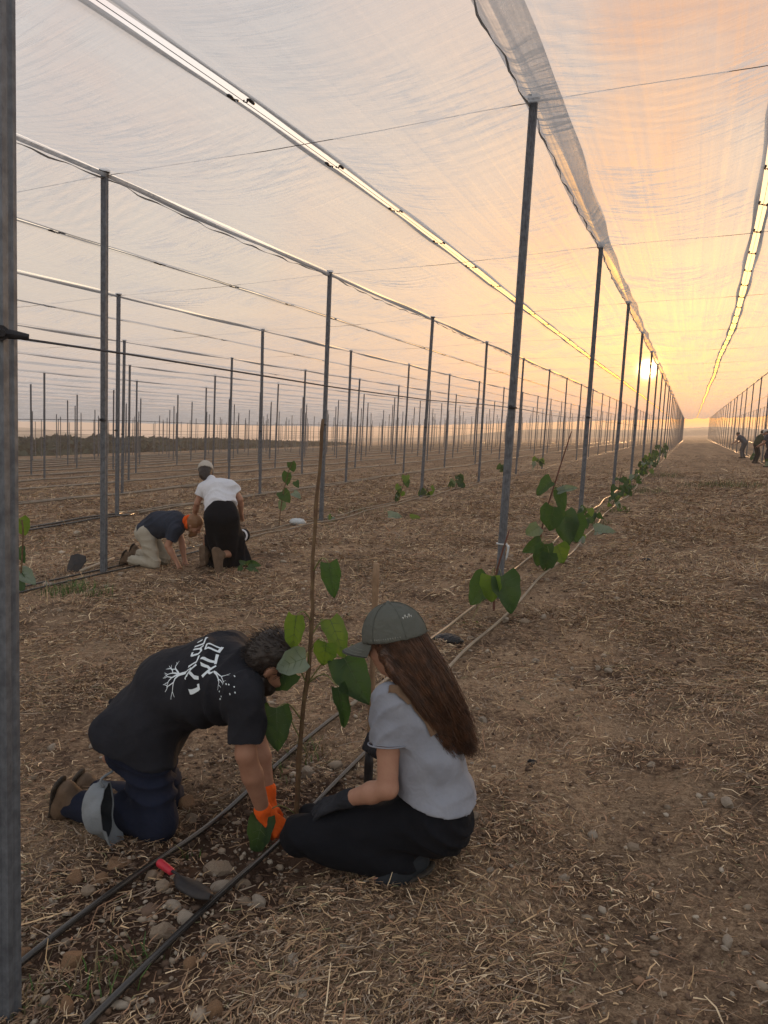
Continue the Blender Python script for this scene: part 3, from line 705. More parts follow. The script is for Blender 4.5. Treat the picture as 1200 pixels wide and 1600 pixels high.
def surface_nets(D, res, lo):
    ins = D < 0; nx, ny, nz = D.shape
    c = np.zeros((nx-1, ny-1, nz-1), np.int8)
    for i in (0, 1):
        for j in (0, 1):
            for k in (0, 1): c += ins[i:nx-1+i, j:ny-1+j, k:nz-1+k]
    act = (c > 0) & (c < 8); I = np.argwhere(act); n = len(I); idm = np.full(act.shape, -1, np.int64); idm[act] = np.arange(n)
    S = np.zeros((n, 3)); W = np.zeros(n); off = [(i, j, k) for i in (0, 1) for j in (0, 1) for k in (0, 1)]
    vals = {o: D[I[:, 0]+o[0], I[:, 1]+o[1], I[:, 2]+o[2]] for o in off}
    for a in off:
        for ax_ in range(3):
            if a[ax_]: continue
            b = list(a); b[ax_] = 1; b = tuple(b); va, vb = vals[a], vals[b]; m = (va < 0) != (vb < 0)
            t = np.where(m, va/np.where(m, va-vb, 1), 0); p = np.tile(np.array(a, float), (n, 1)); p[:, ax_] += t
            S[m] += p[m]; W[m] += 1
    v = (I+S/W[:, None])*res+lo
    F = []
    for ax_ in range(3):
        o1, o2 = [(1, 2), (2, 0), (0, 1)][ax_]
        sa = [slice(None)]*3; sb = [slice(None)]*3; sa[ax_] = slice(0, -1); sb[ax_] = slice(1, None)
        A, B = ins[tuple(sa)], ins[tuple(sb)]; E = np.argwhere(A != B); E = E[(E[:, o1] > 0) & (E[:, o2] > 0) & (E[:, o1] < D.shape[o1]-1) & (E[:, o2] < D.shape[o2]-1)]
        fl = A[E[:, 0], E[:, 1], E[:, 2]]
        q = []
        for d1, d2 in ((0, 0), (1, 0), (1, 1), (0, 1)):
            e = E.copy(); e[:, o1] -= 1-d1; e[:, o2] -= 1-d2; q.append(idm[e[:, 0], e[:, 1], e[:, 2]])
        q = np.stack(q, 1); q[~fl] = q[~fl][:, ::-1]; F.append(q)
    F = np.concatenate(F); return v, F[(F >= 0).all(1)]
def vnormals(v, f):
    n = np.cross(v[f[:, 2]]-v[f[:, 0]], v[f[:, 3]]-v[f[:, 1]]); N = np.zeros_like(v)
    for i in range(4): np.add.at(N, f[:, i], n)
    return N/(np.linalg.norm(N, axis=1)[:, None]+1e-12)
def folds(dirs, amp=.006, wl=.06, seed=0, rough=.003):
    """cloth creases: warped ridges running across the given directions"""
    def g(v, N):
        d = 0
        for i, (dr, a, w) in enumerate(dirs):
            dr = unit(dr); wv = n3(v*4.+seed+i*7)*2.2
            ph = (v@dr)/w+wv*1.5; msk = np.clip(.5+1.6*n3(v*5.5+20*i+seed), 0, 1)
            d = d+a*(1-np.abs(np.sin(ph*math.pi)))**1.3*msk
            return d-amp*.4+rough*2*n3(v*22+seed)
    return g
def hand_prims(w, d, back, out, curl=(.3, .5, .4), sc=1., spread=.10, r0=.0085):
    """w wrist, d towards the knuckles, back = out of the back of the hand, out = thumb side"""
    w = np.asarray(w); d = unit(d); back = unit(back-d*(np.asarray(back)@d)); l = np.cross(d, back); l = l if l@np.asarray(out) > 0 else -l
    P = []; offs = (.030, .010, -.011, -.030); lens = (.072, .080, .074, .058)
    for o in offs: P.append((rc(w+l*o*.55*sc, w+d*.088*sc+l*o*sc, .0155*sc, .0125*sc), .012))
    for o, L, i in zip(offs, lens, range(4)):
        p = w+d*(.090-.004*abs(i-1))*sc+l*o*sc; a = 0; dd = unit(d+l*spread*(1.5-i)); r = r0*sc*(1.08 if i < 3 else .95)
        for q, (cu, fr) in enumerate(zip(curl, (.46, .30, .24))):
            a += cu*(1+.12*i); e = unit(dd*math.cos(a)-back*math.sin(a)); p2 = p+e*L*fr*sc*1.05
            P.append((rc(p, p2, r*(1-.07*q), r*(1-.07*(q+1))), .004)); p = p2
    t0 = w+d*.022*sc+l*.026*sc-back*.004; t1 = t0+unit(d*.75+l*.75-back*.35)*.045*sc; t2 = t1+unit(d*1.-back*.45+l*.12)*.034*sc; t3 = t2+unit(d*1.-back*.8-l*.15)*.026*sc
    P += [(rc(w+d*.012*sc, t0, .017*sc, .0150*sc), .012), (rc(t0, t1, .0145*sc, .0110*sc), .008), (rc(t1, t2, .0108*sc, .0098*sc), .004), (rc(t2, t3, .0098*sc, .0085*sc), .003)]
    return P
def head_prims(c, F, U, s=1., ears=True):
    """skull, jaw, brow, nose, lips, chin, ears"""
    F = unit(F); U = unit(np.asarray(U)-F*(np.asarray(U)@F)); L = np.cross(U, F); c = np.asarray(c)
    q = lambda f, u, l=0.: c+(F*f+U*u+L*l)*s
    P = [(ell(q(-.012, .028), (F, L, U), V(.098, .078, .092)*s), .0), (ell(q(.022, -.048), (F, L, U), V(.070, .058, .068)*s), .03),
         (rc(q(.050, -.092), q(.030, -.096), .026*s, .030*s), .025), (rc(q(.077, .012, -.03), q(.077, .012, .03), .013*s), .02),
         (rc(q(.088, .006), q(.110, -.034), .008*s, .0125*s), .012), (rc(q(.094, -.036, -.012), q(.094, -.036, .012), .009*s), .008),
         (rc(q(.085, -.062, -.017), q(.085, -.062, .017), .0085*s), .008), (rc(q(.082, -.072, -.013), q(.082, -.072, .013), .0085*s), .006),
         (ell(q(.060, -.028, .042), (F, L, U), V(.024, .02, .022)*s), .02), (ell(q(.060, -.028, -.042), (F, L, U), V(.024, .02, .022)*s), .02)]
    if ears:
        for e in (-1, 1): P += [(ell(q(-.012, -.016, .078*e), (unit(F-L*e*.4), unit(L*e+F*.4), U), V(.019, .008, .031)*s), .006)]
    sub = [(ell(q(.092, -.006, e*.033), (F, L, U), V(.014, .016, .011)*s), .012) for e in (-1, 1)]
    return P, sub
def eyes(c, F, U, s, parent):
    F = unit(F); U = unit(np.asarray(U)-F*(np.asarray(U)@F)); L = np.cross(U, F)
    for e in (-1, 1):
        v, f = ico(); mesh('eye', np.asarray(c)+(F*.071-U*.006+L*.032*e)*s+v*.0115*s, f, M_['eye'], parent)
def torso_prims(J, fat=0., w=1.):
    lat = unit(J['sh_r']-J['sh_l']); lh = unit(J['hip_r']-J['hip_l']); mid = J.get('mid', lerp(J['pel'], J['chest'], .5))
    return [(rc(J['pel'], mid, (.118+fat)*w, (.112+fat)*w, lh, 1.32), 0), (rc(mid, J['chest'], (.112+fat)*w, (.122+fat)*w, lat, 1.36), .05),
            (rc(lerp(J['sh_l'], J['chest'], .25), lerp(J['sh_r'], J['chest'], .25), .068+fat*.7), .06),
            (rc(J['chest'], J['neck'], .085+fat*.5, .055+fat*.5), .05)]
def limb_prims(J, sides=('l', 'r'), arms=True, legs=True, s=1.):
    P = []
    for q in sides:
        if arms:
            P += [(rc(J['sh_'+q], J['el_'+q], .050*s, .039*s), .03), (rc(J['el_'+q], lerp(J['el_'+q], J['wr_'+q], .35), .039*s, .041*s), .015), (rc(lerp(J['el_'+q], J['wr_'+q], .35), J['wr_'+q], .041*s, .026*s), .015)]
        if legs:
            P += [(rc(J['hip_'+q], J['kn_'+q], .088*s, .057*s), .05), (rc(J['kn_'+q], lerp(J['kn_'+q], J['an_'+q], .35), .055*s, .056*s), .02), (rc(lerp(J['kn_'+q], J['an_'+q], .35), J['an_'+q], .056*s, .036*s), .02),
                  (rc(J['an_'+q], J['to_'+q], .036*s, .028*s), .02)]
    return P
def boot(J, q, mat_up, mat_sole, parent, s=1., shaft=.09, res=.008, upv=None):
    an, to = J['an_'+q], J['to_'+q]; d = unit(to-an); sh = unit(J['kn_'+q]-an); dn = -(sh-d*(sh@d)); dn = unit(dn) if np.linalg.norm(dn) > .05 else V(0, 0, -1)
    if upv is not None: dn = -unit(np.asarray(upv)-d*(np.asarray(upv)@d))
    heel = an-d*.05*s+dn*.035*s
    P = [(rc(an+sh*shaft*s, an, .056*s, .055*s), 0), (rc(heel, an+d*.06*s+dn*.03*s, .043*s, .046*s), .03), (rc(an+d*.04*s+dn*.03*s, to+dn*.02*s, .047*s, .040*s), .03)]
    v, f = sdf(P, res, disp=lambda v, N: .003*n3(v*60)); b = mesh('boot', v, f, mat_up, parent)
    lat = np.cross(d, dn); v, f = sdf([(rc(heel+dn*.045*s, to+dn*.050*s+d*.01*s, .046*s, .045*s, dn, .30), 0)], res*.8)
    mesh('sole', v, f, mat_sole, b); return b
def hair_mat(name, c1, c2, tr):
    m = bpy.data.materials.new(name); m.use_nodes = True; t = NT(m.node_tree); tc = t('ShaderNodeTexCoord').outputs['Object']
    a = t('ShaderNodeTexNoise', {'Vector': tc, 'Scale': 38., 'Detail': 3.}).outputs[0]
    c = t.mix(t.ramp(a, [(.35, (0, 0, 0)), (.68, (1, 1, 1))]), c1, c2)
    p = t('ShaderNodeBsdfPrincipled', {'Base Color': c, 'Roughness': .38, 'Specular IOR Level': .55, 'Anisotropic': .5})
    x = t('ShaderNodeMixShader', {0: .22, 1: p, 2: t('ShaderNodeBsdfTranslucent', {0: (*tr, 1)})}); t('ShaderNodeOutputMaterial', {0: x}); return m
M_.update(
    eye=principled('eye', (.10, .08, .07), .25), skin=principled('skin', (.36, .19, .125), .55, 0, (30., (.30, .145, .095), .5), (120., .15, .002), .35),
    skin2=principled('skin_tan', (.40, .22, .15), .55, 0, (30., (.33, .16, .11), .5), (120., .15, .002), .35),
    tee_dark=fabric('charcoal_cotton', (.014, .015, .020), (.028, .029, .037)), tee_grey=fabric('grey_marl_cotton', (.23, .245, .29), (.31, .325, .37), .5),
    tee_navy=fabric('navy_cotton', (.025, .032, .050), (.04, .05, .075)), tee_white=fabric('white_cotton', (.62, .64, .70), (.72, .74, .80)),
    denim=fabric('navy_denim', (.008, .011, .024), (.016, .021, .042), .6), black=fabric('black_cloth', (.005, .006, .009), (.010, .011, .016)),
    khaki=fabric('khaki_cotton', (.36, .33, .27), (.46, .43, .36)), olive=fabric('olive_cap_cotton', (.085, .092, .082), (.125, .132, .117), .6),
    capgrey=fabric('grey_cap_cotton', (.17, .19, .21), (.25, .27, .29), .7), caplight=fabric('cream_cap_mesh', (.45, .42, .38), (.55, .52, .47)),
    lining=fabric('dark_lining', (.02, .024, .03), (.035, .04, .048)), leather=principled('brown_boot', (.085, .055, .035), .7, 0, (16., (.15, .10, .065), .8), (50., .4, .004)),
    sole=principled('rubber_sole', (.03, .027, .025), .8, 0, (25., (.09, .07, .05), .7)), orange=fabric('orange_glove_knit', (.75, .10, .015), (.85, .16, .02), .4, 700, (40., .5, .004)),
    glove=fabric('dark_glove', (.018, .020, .026), (.035, .037, .045), .6, 700, (40., .4, .004)), strap=fabric('tan_strap', (.15, .095, .06), (.20, .13, .085)),
    hair_dark=principled('dark_hair', (.022, .014, .011), .5, spec=.5), hair_red=hair_mat('auburn_hair', (.055, .026, .015), (.15, .066, .032), (.42, .18, .07)),
    hair_fair=principled('sandy_hair', (.22, .11, .05), .5, spec=.5), printw=principled('white_print', (.72, .79, .84), .7), stitch=principled('pale_stitch', (.42, .43, .40), .8),
    stitchd=principled('faded_stitch', (.19, .20, .18), .8),
)
def cap_build(c, F, U, s, mat, parent, name='cap', brim=True, res=.006, brim_mat=None, wide=.088, drop=.02):
    F = unit(F); U = unit(np.asarray(U)-F*(np.asarray(U)@F)); L = np.cross(U, F); c = np.asarray(c); q = lambda f, u, l=0.: c+(F*f+U*u+L*l)*s
    dome = cut(ell(q(-.012, .022), (F, L, U), V(.116, .096, .115)*s), q(0, .018), -U)
    P = [(dome, 0), (rc(q(-.012, .134), q(-.012, .137), .009*s), .004)]
    o_v, o_f = sdf(P, res, disp=lambda v, N: .0035*n3(v*26)+.0025*n3(v*60))
    o = mesh(name, o_v, o_f, mat, parent)
    if brim:
        n, m = 15, 11; G = np.zeros((n, m, 3)); G2 = np.zeros((n, m, 3))
        for i, a in enumerate(np.linspace(-1.12, 1.12, n)):
            for j, t in enumerate(np.linspace(0, 1, m)):
                ca, sa = math.cos(a), math.sin(a); f0, l0 = .105*ca-.012, .092*sa; ext = .112*max(0, math.cos(a*1.22))**.55
                f1 = f0+t*ext*(.35+.65*ca); l1 = l0*(1-.04*t); u = .022-.020*abs(l1/.09)**2*(.4+.6*t)-drop*t
                G[i, j] = q(f1, u, l1); G2[i, j] = q(f1, u-.004, l1)
        b = MB(); b.grid(G); k = len(b.v); b.grid(G2[:, ::-1])
        edge = [(i*m+m-1, (i+1)*m+m-1, k+(i+1)*m, k+i*m) for i in range(n-1)]; b.f += edge
        b.build('brim', brim_mat or mat, o)
        sm_ = MB()
        for a in np.arange(6)*math.pi/3+.26:
            sm_.tube([q(-.012+math.sin(t)*math.cos(a)*.1168, .022+math.cos(t)*.1158, math.sin(t)*math.sin(a)*.0968) for t in np.linspace(.06, 1.55, 14)], .0013, 5)
        sm_.build('panel_seam', mat, o)
        st = MB()
        for t in (.5, .72, .93):
            st.tube([G[i, int(t*(m-1))]*(1-(t*(m-1))%1)+G[i, min(int(t*(m-1))+1, m-1)]*((t*(m-1))%1)+U*.0012 for i in range(1, n-1)], .0007, 4)
        st.build('stitching', M_['stitchd'], o)
    return o
def strands(name, roots, guide, n_pts, rad, mat, parent):
    """many separate locks; guide(root, t) gives the path"""
    v = []; f = []
    for i, r in enumerate(roots):
        pts = np.array([guide(i, r, t) for t in np.linspace(0, 1, n_pts)]); ref = None; k = len(v)
        for j in range(n_pts):
            t = unit(pts[min(j+1, n_pts-1)]-pts[max(j-1, 0)]+1e-9); a = unit(np.cross(t, V(.3, .2, 1.)+1e-3)); b = np.cross(t, a); rr = rad*(1-.75*(j/(n_pts-1))**3)
            for m in range(3):
                an = 2.094*m+i; v.append(pts[j]+rr*(math.cos(an)*a+math.sin(an)*b))
        f += [(k+j*3+m, k+j*3+(m+1) % 3, k+(j+1)*3+(m+1) % 3, k+(j+1)*3+m) for j in range(n_pts-1) for m in range(3)]
    return mesh(name, np.array(v), np.array(f), mat, parent)
def person(label, base, group=None):
    o = empty('person', tuple(map(float, base))); tag(o, label, 'person', group); return o

# ---- man kneeling in the foreground
def build_man():
    J = dict(pel=at(224, 1128, 2.66), mid=at(274, 1076, 2.68), chest=at(338, 1058, 2.69), neck=at(396, 1040, 2.70),
             sh_r=at(384, 1088, 2.53), sh_l=at(366, 1012, 2.86), el_r=at(384, 1178, 2.50), wr_r=at(412, 1270, 2.60), el_l=at(402, 1150, 2.88), wr_l=at(420, 1240, 2.86),
             hip_r=at(222, 1142, 2.55), hip_l=at(220, 1126, 2.78), kn_r=at(246, 1284, 2.50), kn_l=at(262, 1262, 2.78), an_r=at(112, 1254, 2.50), an_l=at(140, 1238, 2.80),
             to_r=at(100, 1292, 2.54), to_l=at(128, 1268, 2.84))
    hc = at(428, 1035, 2.72); HF = unit(V(.58, .48, -.70)); HU = unit(V(.68, .25, .66))
    root = person('man in dark printed t-shirt kneeling on all fours beside the tall sapling, orange glove', gpt(215, 1300))
    HANDM = dict(r=(unit(at(440, 1298, 2.64)-J['wr_r']), V(.8, -.3, .5), V(.2, 1, .2), (.75, 1.0, .8), .98, .09, .0072), l=(unit(V(.35, -.2, -.9)), V(.9, .1, .35), V(0, -1, 0), (.4, .6, .5), .98, .09, .0072))
    hp, hs = head_prims(hc, HF, HU, 1.0)
    P = torso_prims(J)+limb_prims(J)+[(rc(J['neck'], hc-HU*.02-HF*.02, .056, .058), .03)]+hp
    for q, out in (('r', V(0, 1, 0)), ('l', V(0, -1, 0))):
        P += hand_prims(J['wr_'+q], *HANDM[q])
    v, f = sdf(P, .0078, hs); mesh('body', v, f, M_['skin'], root); eyes(hc, HF, HU, 1., root)
    # shirt
    sp = unit(J['neck']-J['pel']); hem = at(205, 1142, 2.62)
    sl_r = lerp(J['sh_r'], J['el_r'], .80); sl_l = lerp(J['sh_l'], J['el_l'], .80)
    S = torso_prims(J, .036, 1.06)
    S += [(rc(J['mid']+V(.03, 0, -.06), J['chest']+V(-.02, 0, -.055), .115, .11, V(0, 1, 0), 1.4), .06), (rc(J['pel']-sp*.02+V(0, 0, -.02), J['pel']+sp*.03, .152, .152, unit(J['hip_r']-J['hip_l']), 1.28), .05)]
    for q in 'rl': S += [(rc(J['hip_'+q], lerp(J['hip_'+q], J['kn_'+q], .32), .130, .126), .05), (ell(J['hip_'+q]-sp*.03+V(-.01, 0, -.02), (sp, unit(J['hip_r']-J['hip_l']), V(0, 0, 1)), (.105, .110, .125)), .05)]
    for sh, sl, el in ((J['sh_r'], sl_r, J['el_r']), (J['sh_l'], sl_l, J['el_l'])):
        S += [(cut(rc(sh, el, .078, .073), sl, el-sh), .035)]
    lat = unit(J['sh_r']-J['sh_l'])
    dsp = folds([(lat+sp*.4, .024, .13), (sp*.8-V(0, 0, .6), .024, .10), (V(.3, .2, 1), .014, .06)], .020, seed=3)
    hemcut = unit(V(-.30, 0, -1.))
    sv, sf = sdf(S, .0062, planes=[(hem-V(0, 0, 0), hemcut)], disp=dsp); shirt = mesh('shirt', sv, sf, M_['tee_dark'], root)
    # collar band
    nk = J['neck']; ax = unit(hc-nk); a0 = unit(np.cross(ax, V(0, 1, .2))); b0 = np.cross(ax, a0); cc = lerp(nk, hc, .22)
    MB().tube([cc+(a0*math.cos(t)+b0*math.sin(t))*.071 for t in np.linspace(0, 2*math.pi, 25)], .008, 8, False).build('collar', M_['tee_dark'], shirt)
    # trousers
    T = [(rc(J['pel']-sp*.03, J['pel']+sp*.06, .132, .128, unit(J['hip_r']-J['hip_l']), 1.30), 0)]
    for q in 'rl':
        T += [(rc(J['hip_'+q], J['kn_'+q], .106, .082), .06), (rc(J['kn_'+q], lerp(J['kn_'+q], J['an_'+q], .4), .080, .078), .03), (rc(lerp(J['kn_'+q], J['an_'+q], .4), J['an_'+q], .078, .060), .02)]
        T += [(ell(J['hip_'+q]-sp*.04+V(-.015, 0, -.03), (sp, lat, np.cross(sp, lat)), (.098, .098, .112)), .06)]
    tv, tf = sdf(T, .0085, disp=folds([(V(.3, 0, 1), .018, .085), (V(1, 0, .4), .015, .08)], .012, seed=9)); mesh('trousers', tv, tf, M_['denim'], root)
    for q in 'rl': boot(J, q, M_['leather'], M_['sole'], root, 1.0, .07, upv=V(1., 0, .1))
    # bare skin between shirt hem and waistband
    v, f = sdf([(ell(at(171, 1186, 2.49), (V(.45, 0, -1), lat, V(1, 0, .45)), (.026, .022, .012)), 0)], .004); mesh('skin_gap', v, f, M_['skin'], root)
    # orange glove
    gw = lerp(J['el_r'], J['wr_r'], .95); gd = unit(at(440, 1298, 2.64)-J['wr_r'])
    G = hand_prims(J['wr_r'], gd, V(.8, -.3, .5), V(.2, 1, .2), (.75, 1.0, .8), 1.06, .09, .0105)+[(rc(gw, J['wr_r'], .036, .032), .012)]
    v, f = sdf(G, .0042, disp=lambda v, N: .002*n3(v*90)); mesh('work_glove', v, f, M_['orange'], root)
    G = hand_prims(J['wr_l'], unit(V(.35, -.2, -.9)), V(.9, .1, .35), V(0, -1, 0), (.4, .6, .5), 1.06, .09, .0105)+[(rc(lerp(J['el_l'], J['wr_l'], .93), J['wr_l'], .036, .032), .012)]
    v, f = sdf(G, .005); mesh('work_glove', v, f, M_['orange'], root)
    # hair: cropped crown plus short locks, and beard
    L = np.cross(HU, HF); q = lambda fo, u, l=0.: hc+HF*fo+HU*u+L*l
    H = [(ell(q(-.022, .036), (HF, L, HU), (.104, .087, .098)), 0), (ell(q(-.055, -.03), (HF, L, HU), (.060, .070, .075)), .03)]
    hs_ = [(ell(q(.090, -.035), (HF, L, HU), (.075, .066, .095)), .01)]+[(ell(q(-.004, -.020, e*.080), (HF, L, HU), (.026, .03, .036)), .006) for e in (-1, 1)]
    v, f = sdf(H, .006, hs_, disp=lambda v, N: .006*n3(v*45)+.004*n3(v*110)); hair = mesh('hair', v, f, M_['hair_dark'], root)
    N = vnormals(v, f); sel = rng.choice(len(v), 1500); rj = rng.normal(0, .5, (len(sel), 3))
    back = unit(-HF*.6-HU*.4)
    strands('lock', sel, lambda i, r, t: v[r]-N[r]*.004+unit(N[r]*.55+back*.7+rj[i]*.6)*.026*t+back*.006*t*t, 4, .0011, M_['hair_dark'], hair)
    B = [(rc(q(.055, -.085, -.03), q(.055, -.085, .03), .034), 0), (rc(q(.0, -.06, -.062), q(.05, -.08, -.04), .018, .022), .02), (rc(q(.0, -.06, .062), q(.05, -.08, .04), .018, .022), .02)]
    v2, f2 = sdf(B, .006, [(rc(q(.11, -.067, -.02), q(.11, -.067, .02), .018), .004)], disp=lambda v, N: .006*n3(v*70)); mesh('beard', v2, f2, M_['hair_dark'], root)
    # print on the back, pressed onto the cloth
    bv = BVHTree.FromPolygons([tuple(p) for p in sv], [tuple(map(int, p)) for p in sf])
    up = unit(at(392, 1012, 2.74)-at(250, 1062, 2.72)); rt = unit(lat-up*(lat@up)); nrm = np.cross(rt, up)
    if nrm[2] < 0: nrm = -nrm
    org = at(328, 1052, 2.58)
    def on(u, v_, lift):
        p = org+rt*u+up*v_+nrm*.25; h = bv.ray_cast(Vector(p), Vector(-nrm), .6)
        return (np.array(h[0])+np.array(h[1])*lift) if h[0] is not None else p-nrm*.25
    B_ = [MB()]; cnt = [0]
    def stroke(pts, w0, w1=None):
        w1 = w0 if w1 is None else w1; pts = [np.asarray(p, float) for p in pts]; cnt[0] += 1; lift = .0022+.00022*(cnt[0] % 9); L_ = []
        for a, c in zip(pts[:-1], pts[1:]):
            n = max(2, int(np.linalg.norm(c-a)/.006)); L_ += [lerp(a, c, i/n) for i in range(n)]
        L_.append(pts[-1]); G = np.zeros((len(L_), 3, 3))
        for i, p in enumerate(L_):
            t = unit(L_[min(i+1, len(L_)-1)]-L_[max(i-1, 0)]); nn = V(-t[1], t[0]); w = w0+(w1-w0)*i/max(1, len(L_)-1)
            for j, s in enumerate((-1, 0, 1)): e = p+nn*w*.5*s; G[i, j] = on(e[0], e[1], lift)
        B_[0].grid(G)
    def flush(nm): B_[0].build(nm, M_['printw'], shirt); B_[0] = MB()
    LET = {'d': ([[(.0, .9), (1., .9)], [(.78, .9), (.78, 0)]], .95), 'h': ([[(0, .9), (.95, .9)], [(.82, .9), (.82, 0)], [(.14, .55), (.14, 0)]], .95),
           'v': ([[(.05, .9), (.42, .9)], [(.34, .9), (.34, 0)]], .5), 'a': ([[(.05, 1.), (.95, 0)], [(.86, 1.), (.84, .7), (.60, .45)], [(.12, 0), (.14, .38), (.36, .60)]], 1.),
           'm': ([[(0, 1.), (.22, .7)], [(.26, .82), (.05, 0)], [(.24, .74), (.62, .93), (.9, .72), (.9, .1)], [(.92, .09), (.48, .09)]], 1.), 'M': ([[(.0, .9), (.92, .9)], [(.82, .9), (.82, .1)], [(.84, .09), (.12, .09)], [(.16, .1), (.16, .9)]], .98)}
    def line(word, right, base, h, gap):       # letters run from right to left
        x = right
        for ch in word:
            S_, w = LET[ch]; x -= w*h*.86
            for pl in S_: stroke([(x+p[0]*h*.86, base+p[1]*h) for p in pl], h*.19)
            x -= gap; flush('printed_letter')
    line('adM', .060, .008, .052, .008)
    line('vadmh', .098, -.058, .052, .008)
    def branch(p, ang, ln, w, dep):
        q_ = (p[0]+math.cos(ang)*ln, p[1]+math.sin(ang)*ln); m_ = (lerp(p[0], q_[0], .5)+random.gauss(0, ln*.08), lerp(p[1], q_[1], .5)+random.gauss(0, ln*.08))
        stroke([p, m_, q_], w, w*.6)
        if dep:
            for da in (-.55, .5): branch(q_, ang+da+random.gauss(0, .15), ln*random.uniform(.62, .85), w*.58, dep-1)
    random.seed(4)
    stroke([(.035, -.058), (.03, -.085), (.03, -.10)], .016, .012)
    for a in (-2.5, -1.95, -1.45, -.85): branch((.03, -.098), a, .034, .008, 2)
    flush('printed_roots')
    for a in (1.0, .55): branch((.055, .066), a, .030, .006, 2)
    for i in range(12): x_, y_ = .075+random.uniform(-.01, .07), .10+random.uniform(-.02, .06); stroke([(x_, y_), (x_+.004, y_+.003)], .004)
    flush('printed_branches')
    return J
JM = build_man()

# ---- woman squatting in the foreground
def build_woman():
    J = dict(pel=at(684, 1262, 2.62), mid=at(668, 1200, 2.61), chest=at(650, 1130, 2.60), neck=at(640, 1062, 2.60),
             sh_l=at(607, 1092, 2.47), sh_r=at(632, 1078, 2.78), el_l=at(606, 1232, 2.42), wr_l=at(536, 1250, 2.46), el_r=at(628, 1190, 2.92), wr_r=at(588, 1172, 3.05),
             hip_l=at(685, 1284, 2.53), hip_r=at(675, 1272, 2.72), kn_l=at(472, 1304, 2.45), kn_r=at(486, 1286, 2.78), an_l=at(630, 1344, 2.50), an_r=at(622, 1326, 2.74),
             to_l=at(590, 1372, 2.46), to_r=at(585, 1352, 2.72))
    hc = at(614, 1004, 2.58); HF = unit(V(-.95, .14, -.26)); HU = unit(V(-.24, .0, .97))
    root = person('woman in grey t-shirt and olive cap with long auburn hair, squatting by the sapling', gpt(625, 1375))
    hp, hs = head_prims(hc, HF, HU, .96)
    P = torso_prims(J, -.012, .94)+limb_prims(J, s=.90)+[(rc(J['neck'], hc-HU*.03-HF*.015, .046, .048), .03)]+hp
    P += hand_prims(J['wr_l'], unit(at(470, 1272, 2.46)-J['wr_l']), V(-.15, -.35, 1), V(-.2, 1, .2), (.20, .28, .2), .94, .07, .0070)+hand_prims(J['wr_r'], unit(V(-.75, .66, .05)), V(-.3, -.5, .2), V(0, 0, 1), (.7, .95, .7), .94, .07, .0070)
    v, f = sdf(P, .0078, hs); mesh('body', v, f, M_['skin2'], root); eyes(hc, HF, HU, .96, root)
    sp = unit(J['neck']-J['pel']); lat = unit(J['sh_r']-J['sh_l'])
    S = torso_prims(J, .006, .98)+[(rc(J['mid'], J['pel']-sp*.07, .126, .138, lat, 1.30), .05), (rc(J['hip_l']+V(0, -.008, .02), J['hip_r']+V(0, .01, .02), .123, .123), .04), (rc(J['chest']+V(.045, 0, -.02), J['pel']+V(.045, 0, -.02), .10, .10, lat, 1.25), .05)]
    for q in 'lr':
        sh, el = J['sh_'+q], J['el_'+q]; S += [(cut(rc(sh, el, .066, .070), lerp(sh, el, .52), unit(el-sh)+V(.0, 0, .0)), .035)]
    dsp = folds([(sp+lat*.5, .020, .10), (V(-.7, 0, 1), .022, .12), (sp, .013, .055)], .018, seed=13)
    hem = at(680, 1234, 2.6)
    sv, sf = sdf(S, .006, planes=[(hem, V(-.10, 0, -1.))], disp=lambda v, N: dsp(v, N)*np.clip(((v-hem)@unit(V(.10, 0, 1.)))/.09, .05, 1)*1.4); shirt = mesh('shirt', sv, sf, M_['tee_grey'], root)
    el = J['el_l']; sh = J['sh_l']; c0 = lerp(sh, el, .505); ax = unit(el-sh); a0 = unit(np.cross(ax, V(0, 1, 0))); b0 = np.cross(ax, a0)
    MB().tube([c0+(a0*math.cos(t)+b0*math.sin(t))*.0695 for t in np.linspace(0, 2*math.pi, 25)], .0028, 6, False).build('sleeve_hem', M_['tee_grey'], shirt)
    # trousers
    T = [(rc(J['hip_l'], J['hip_r'], .112, .112), 0), (rc(J['pel'], J['pel']+sp*.03, .112, .10, lat, 1.3), .05)]
    for q in 'lr':
        T += [(rc(J['hip_'+q], J['kn_'+q], .102, .072), .05), (rc(J['kn_'+q], lerp(J['kn_'+q], J['an_'+q], .35), .070, .072), .03), (rc(lerp(J['kn_'+q], J['an_'+q], .35), J['an_'+q], .076, .060), .03)]
    T += [(rc(lerp(J['kn_l'], J['an_l'], .3), lerp(J['kn_l'], J['an_l'], .7)+V(0, 0, -.01), .072, .07), .04)]
    tv, tf = sdf(T, .0085, disp=folds([(V(.5, 0, 1), .012, .09), (V(1, 0, .2), .011, .09)], .012, seed=29)); mesh('trousers', tv, tf, M_['black'], root)
    for q in 'lr': boot(J, q, M_['lining'], M_['sole'], root, .92, .05, upv=V(-.3, 0, 1))
    # gloves
    G = hand_prims(J['wr_l'], unit(at(470, 1272, 2.46)-J['wr_l']), V(-.15, -.35, 1), V(-.2, 1, .2), (.20, .28, .2), 1.02, .07, .0105)+[(rc(lerp(J['el_l'], J['wr_l'], .86), J['wr_l'], .035, .031), .012)]
    v, f = sdf(G, .0042, disp=lambda v, N: .002*n3(v*90)); mesh('work_glove', v, f, M_['glove'], root)
    G = hand_prims(J['wr_r'], unit(V(-.75, .66, .05)), V(-.3, -.5, .2), V(0, 0, 1), (.7, .95, .7), 1.02, .07, .0105)+[(rc(lerp(J['el_r'], J['wr_r'], .88), J['wr_r'], .035, .031), .012)]
    v, f = sdf(G, .0042); mesh('work_glove', v, f, M_['glove'], root)
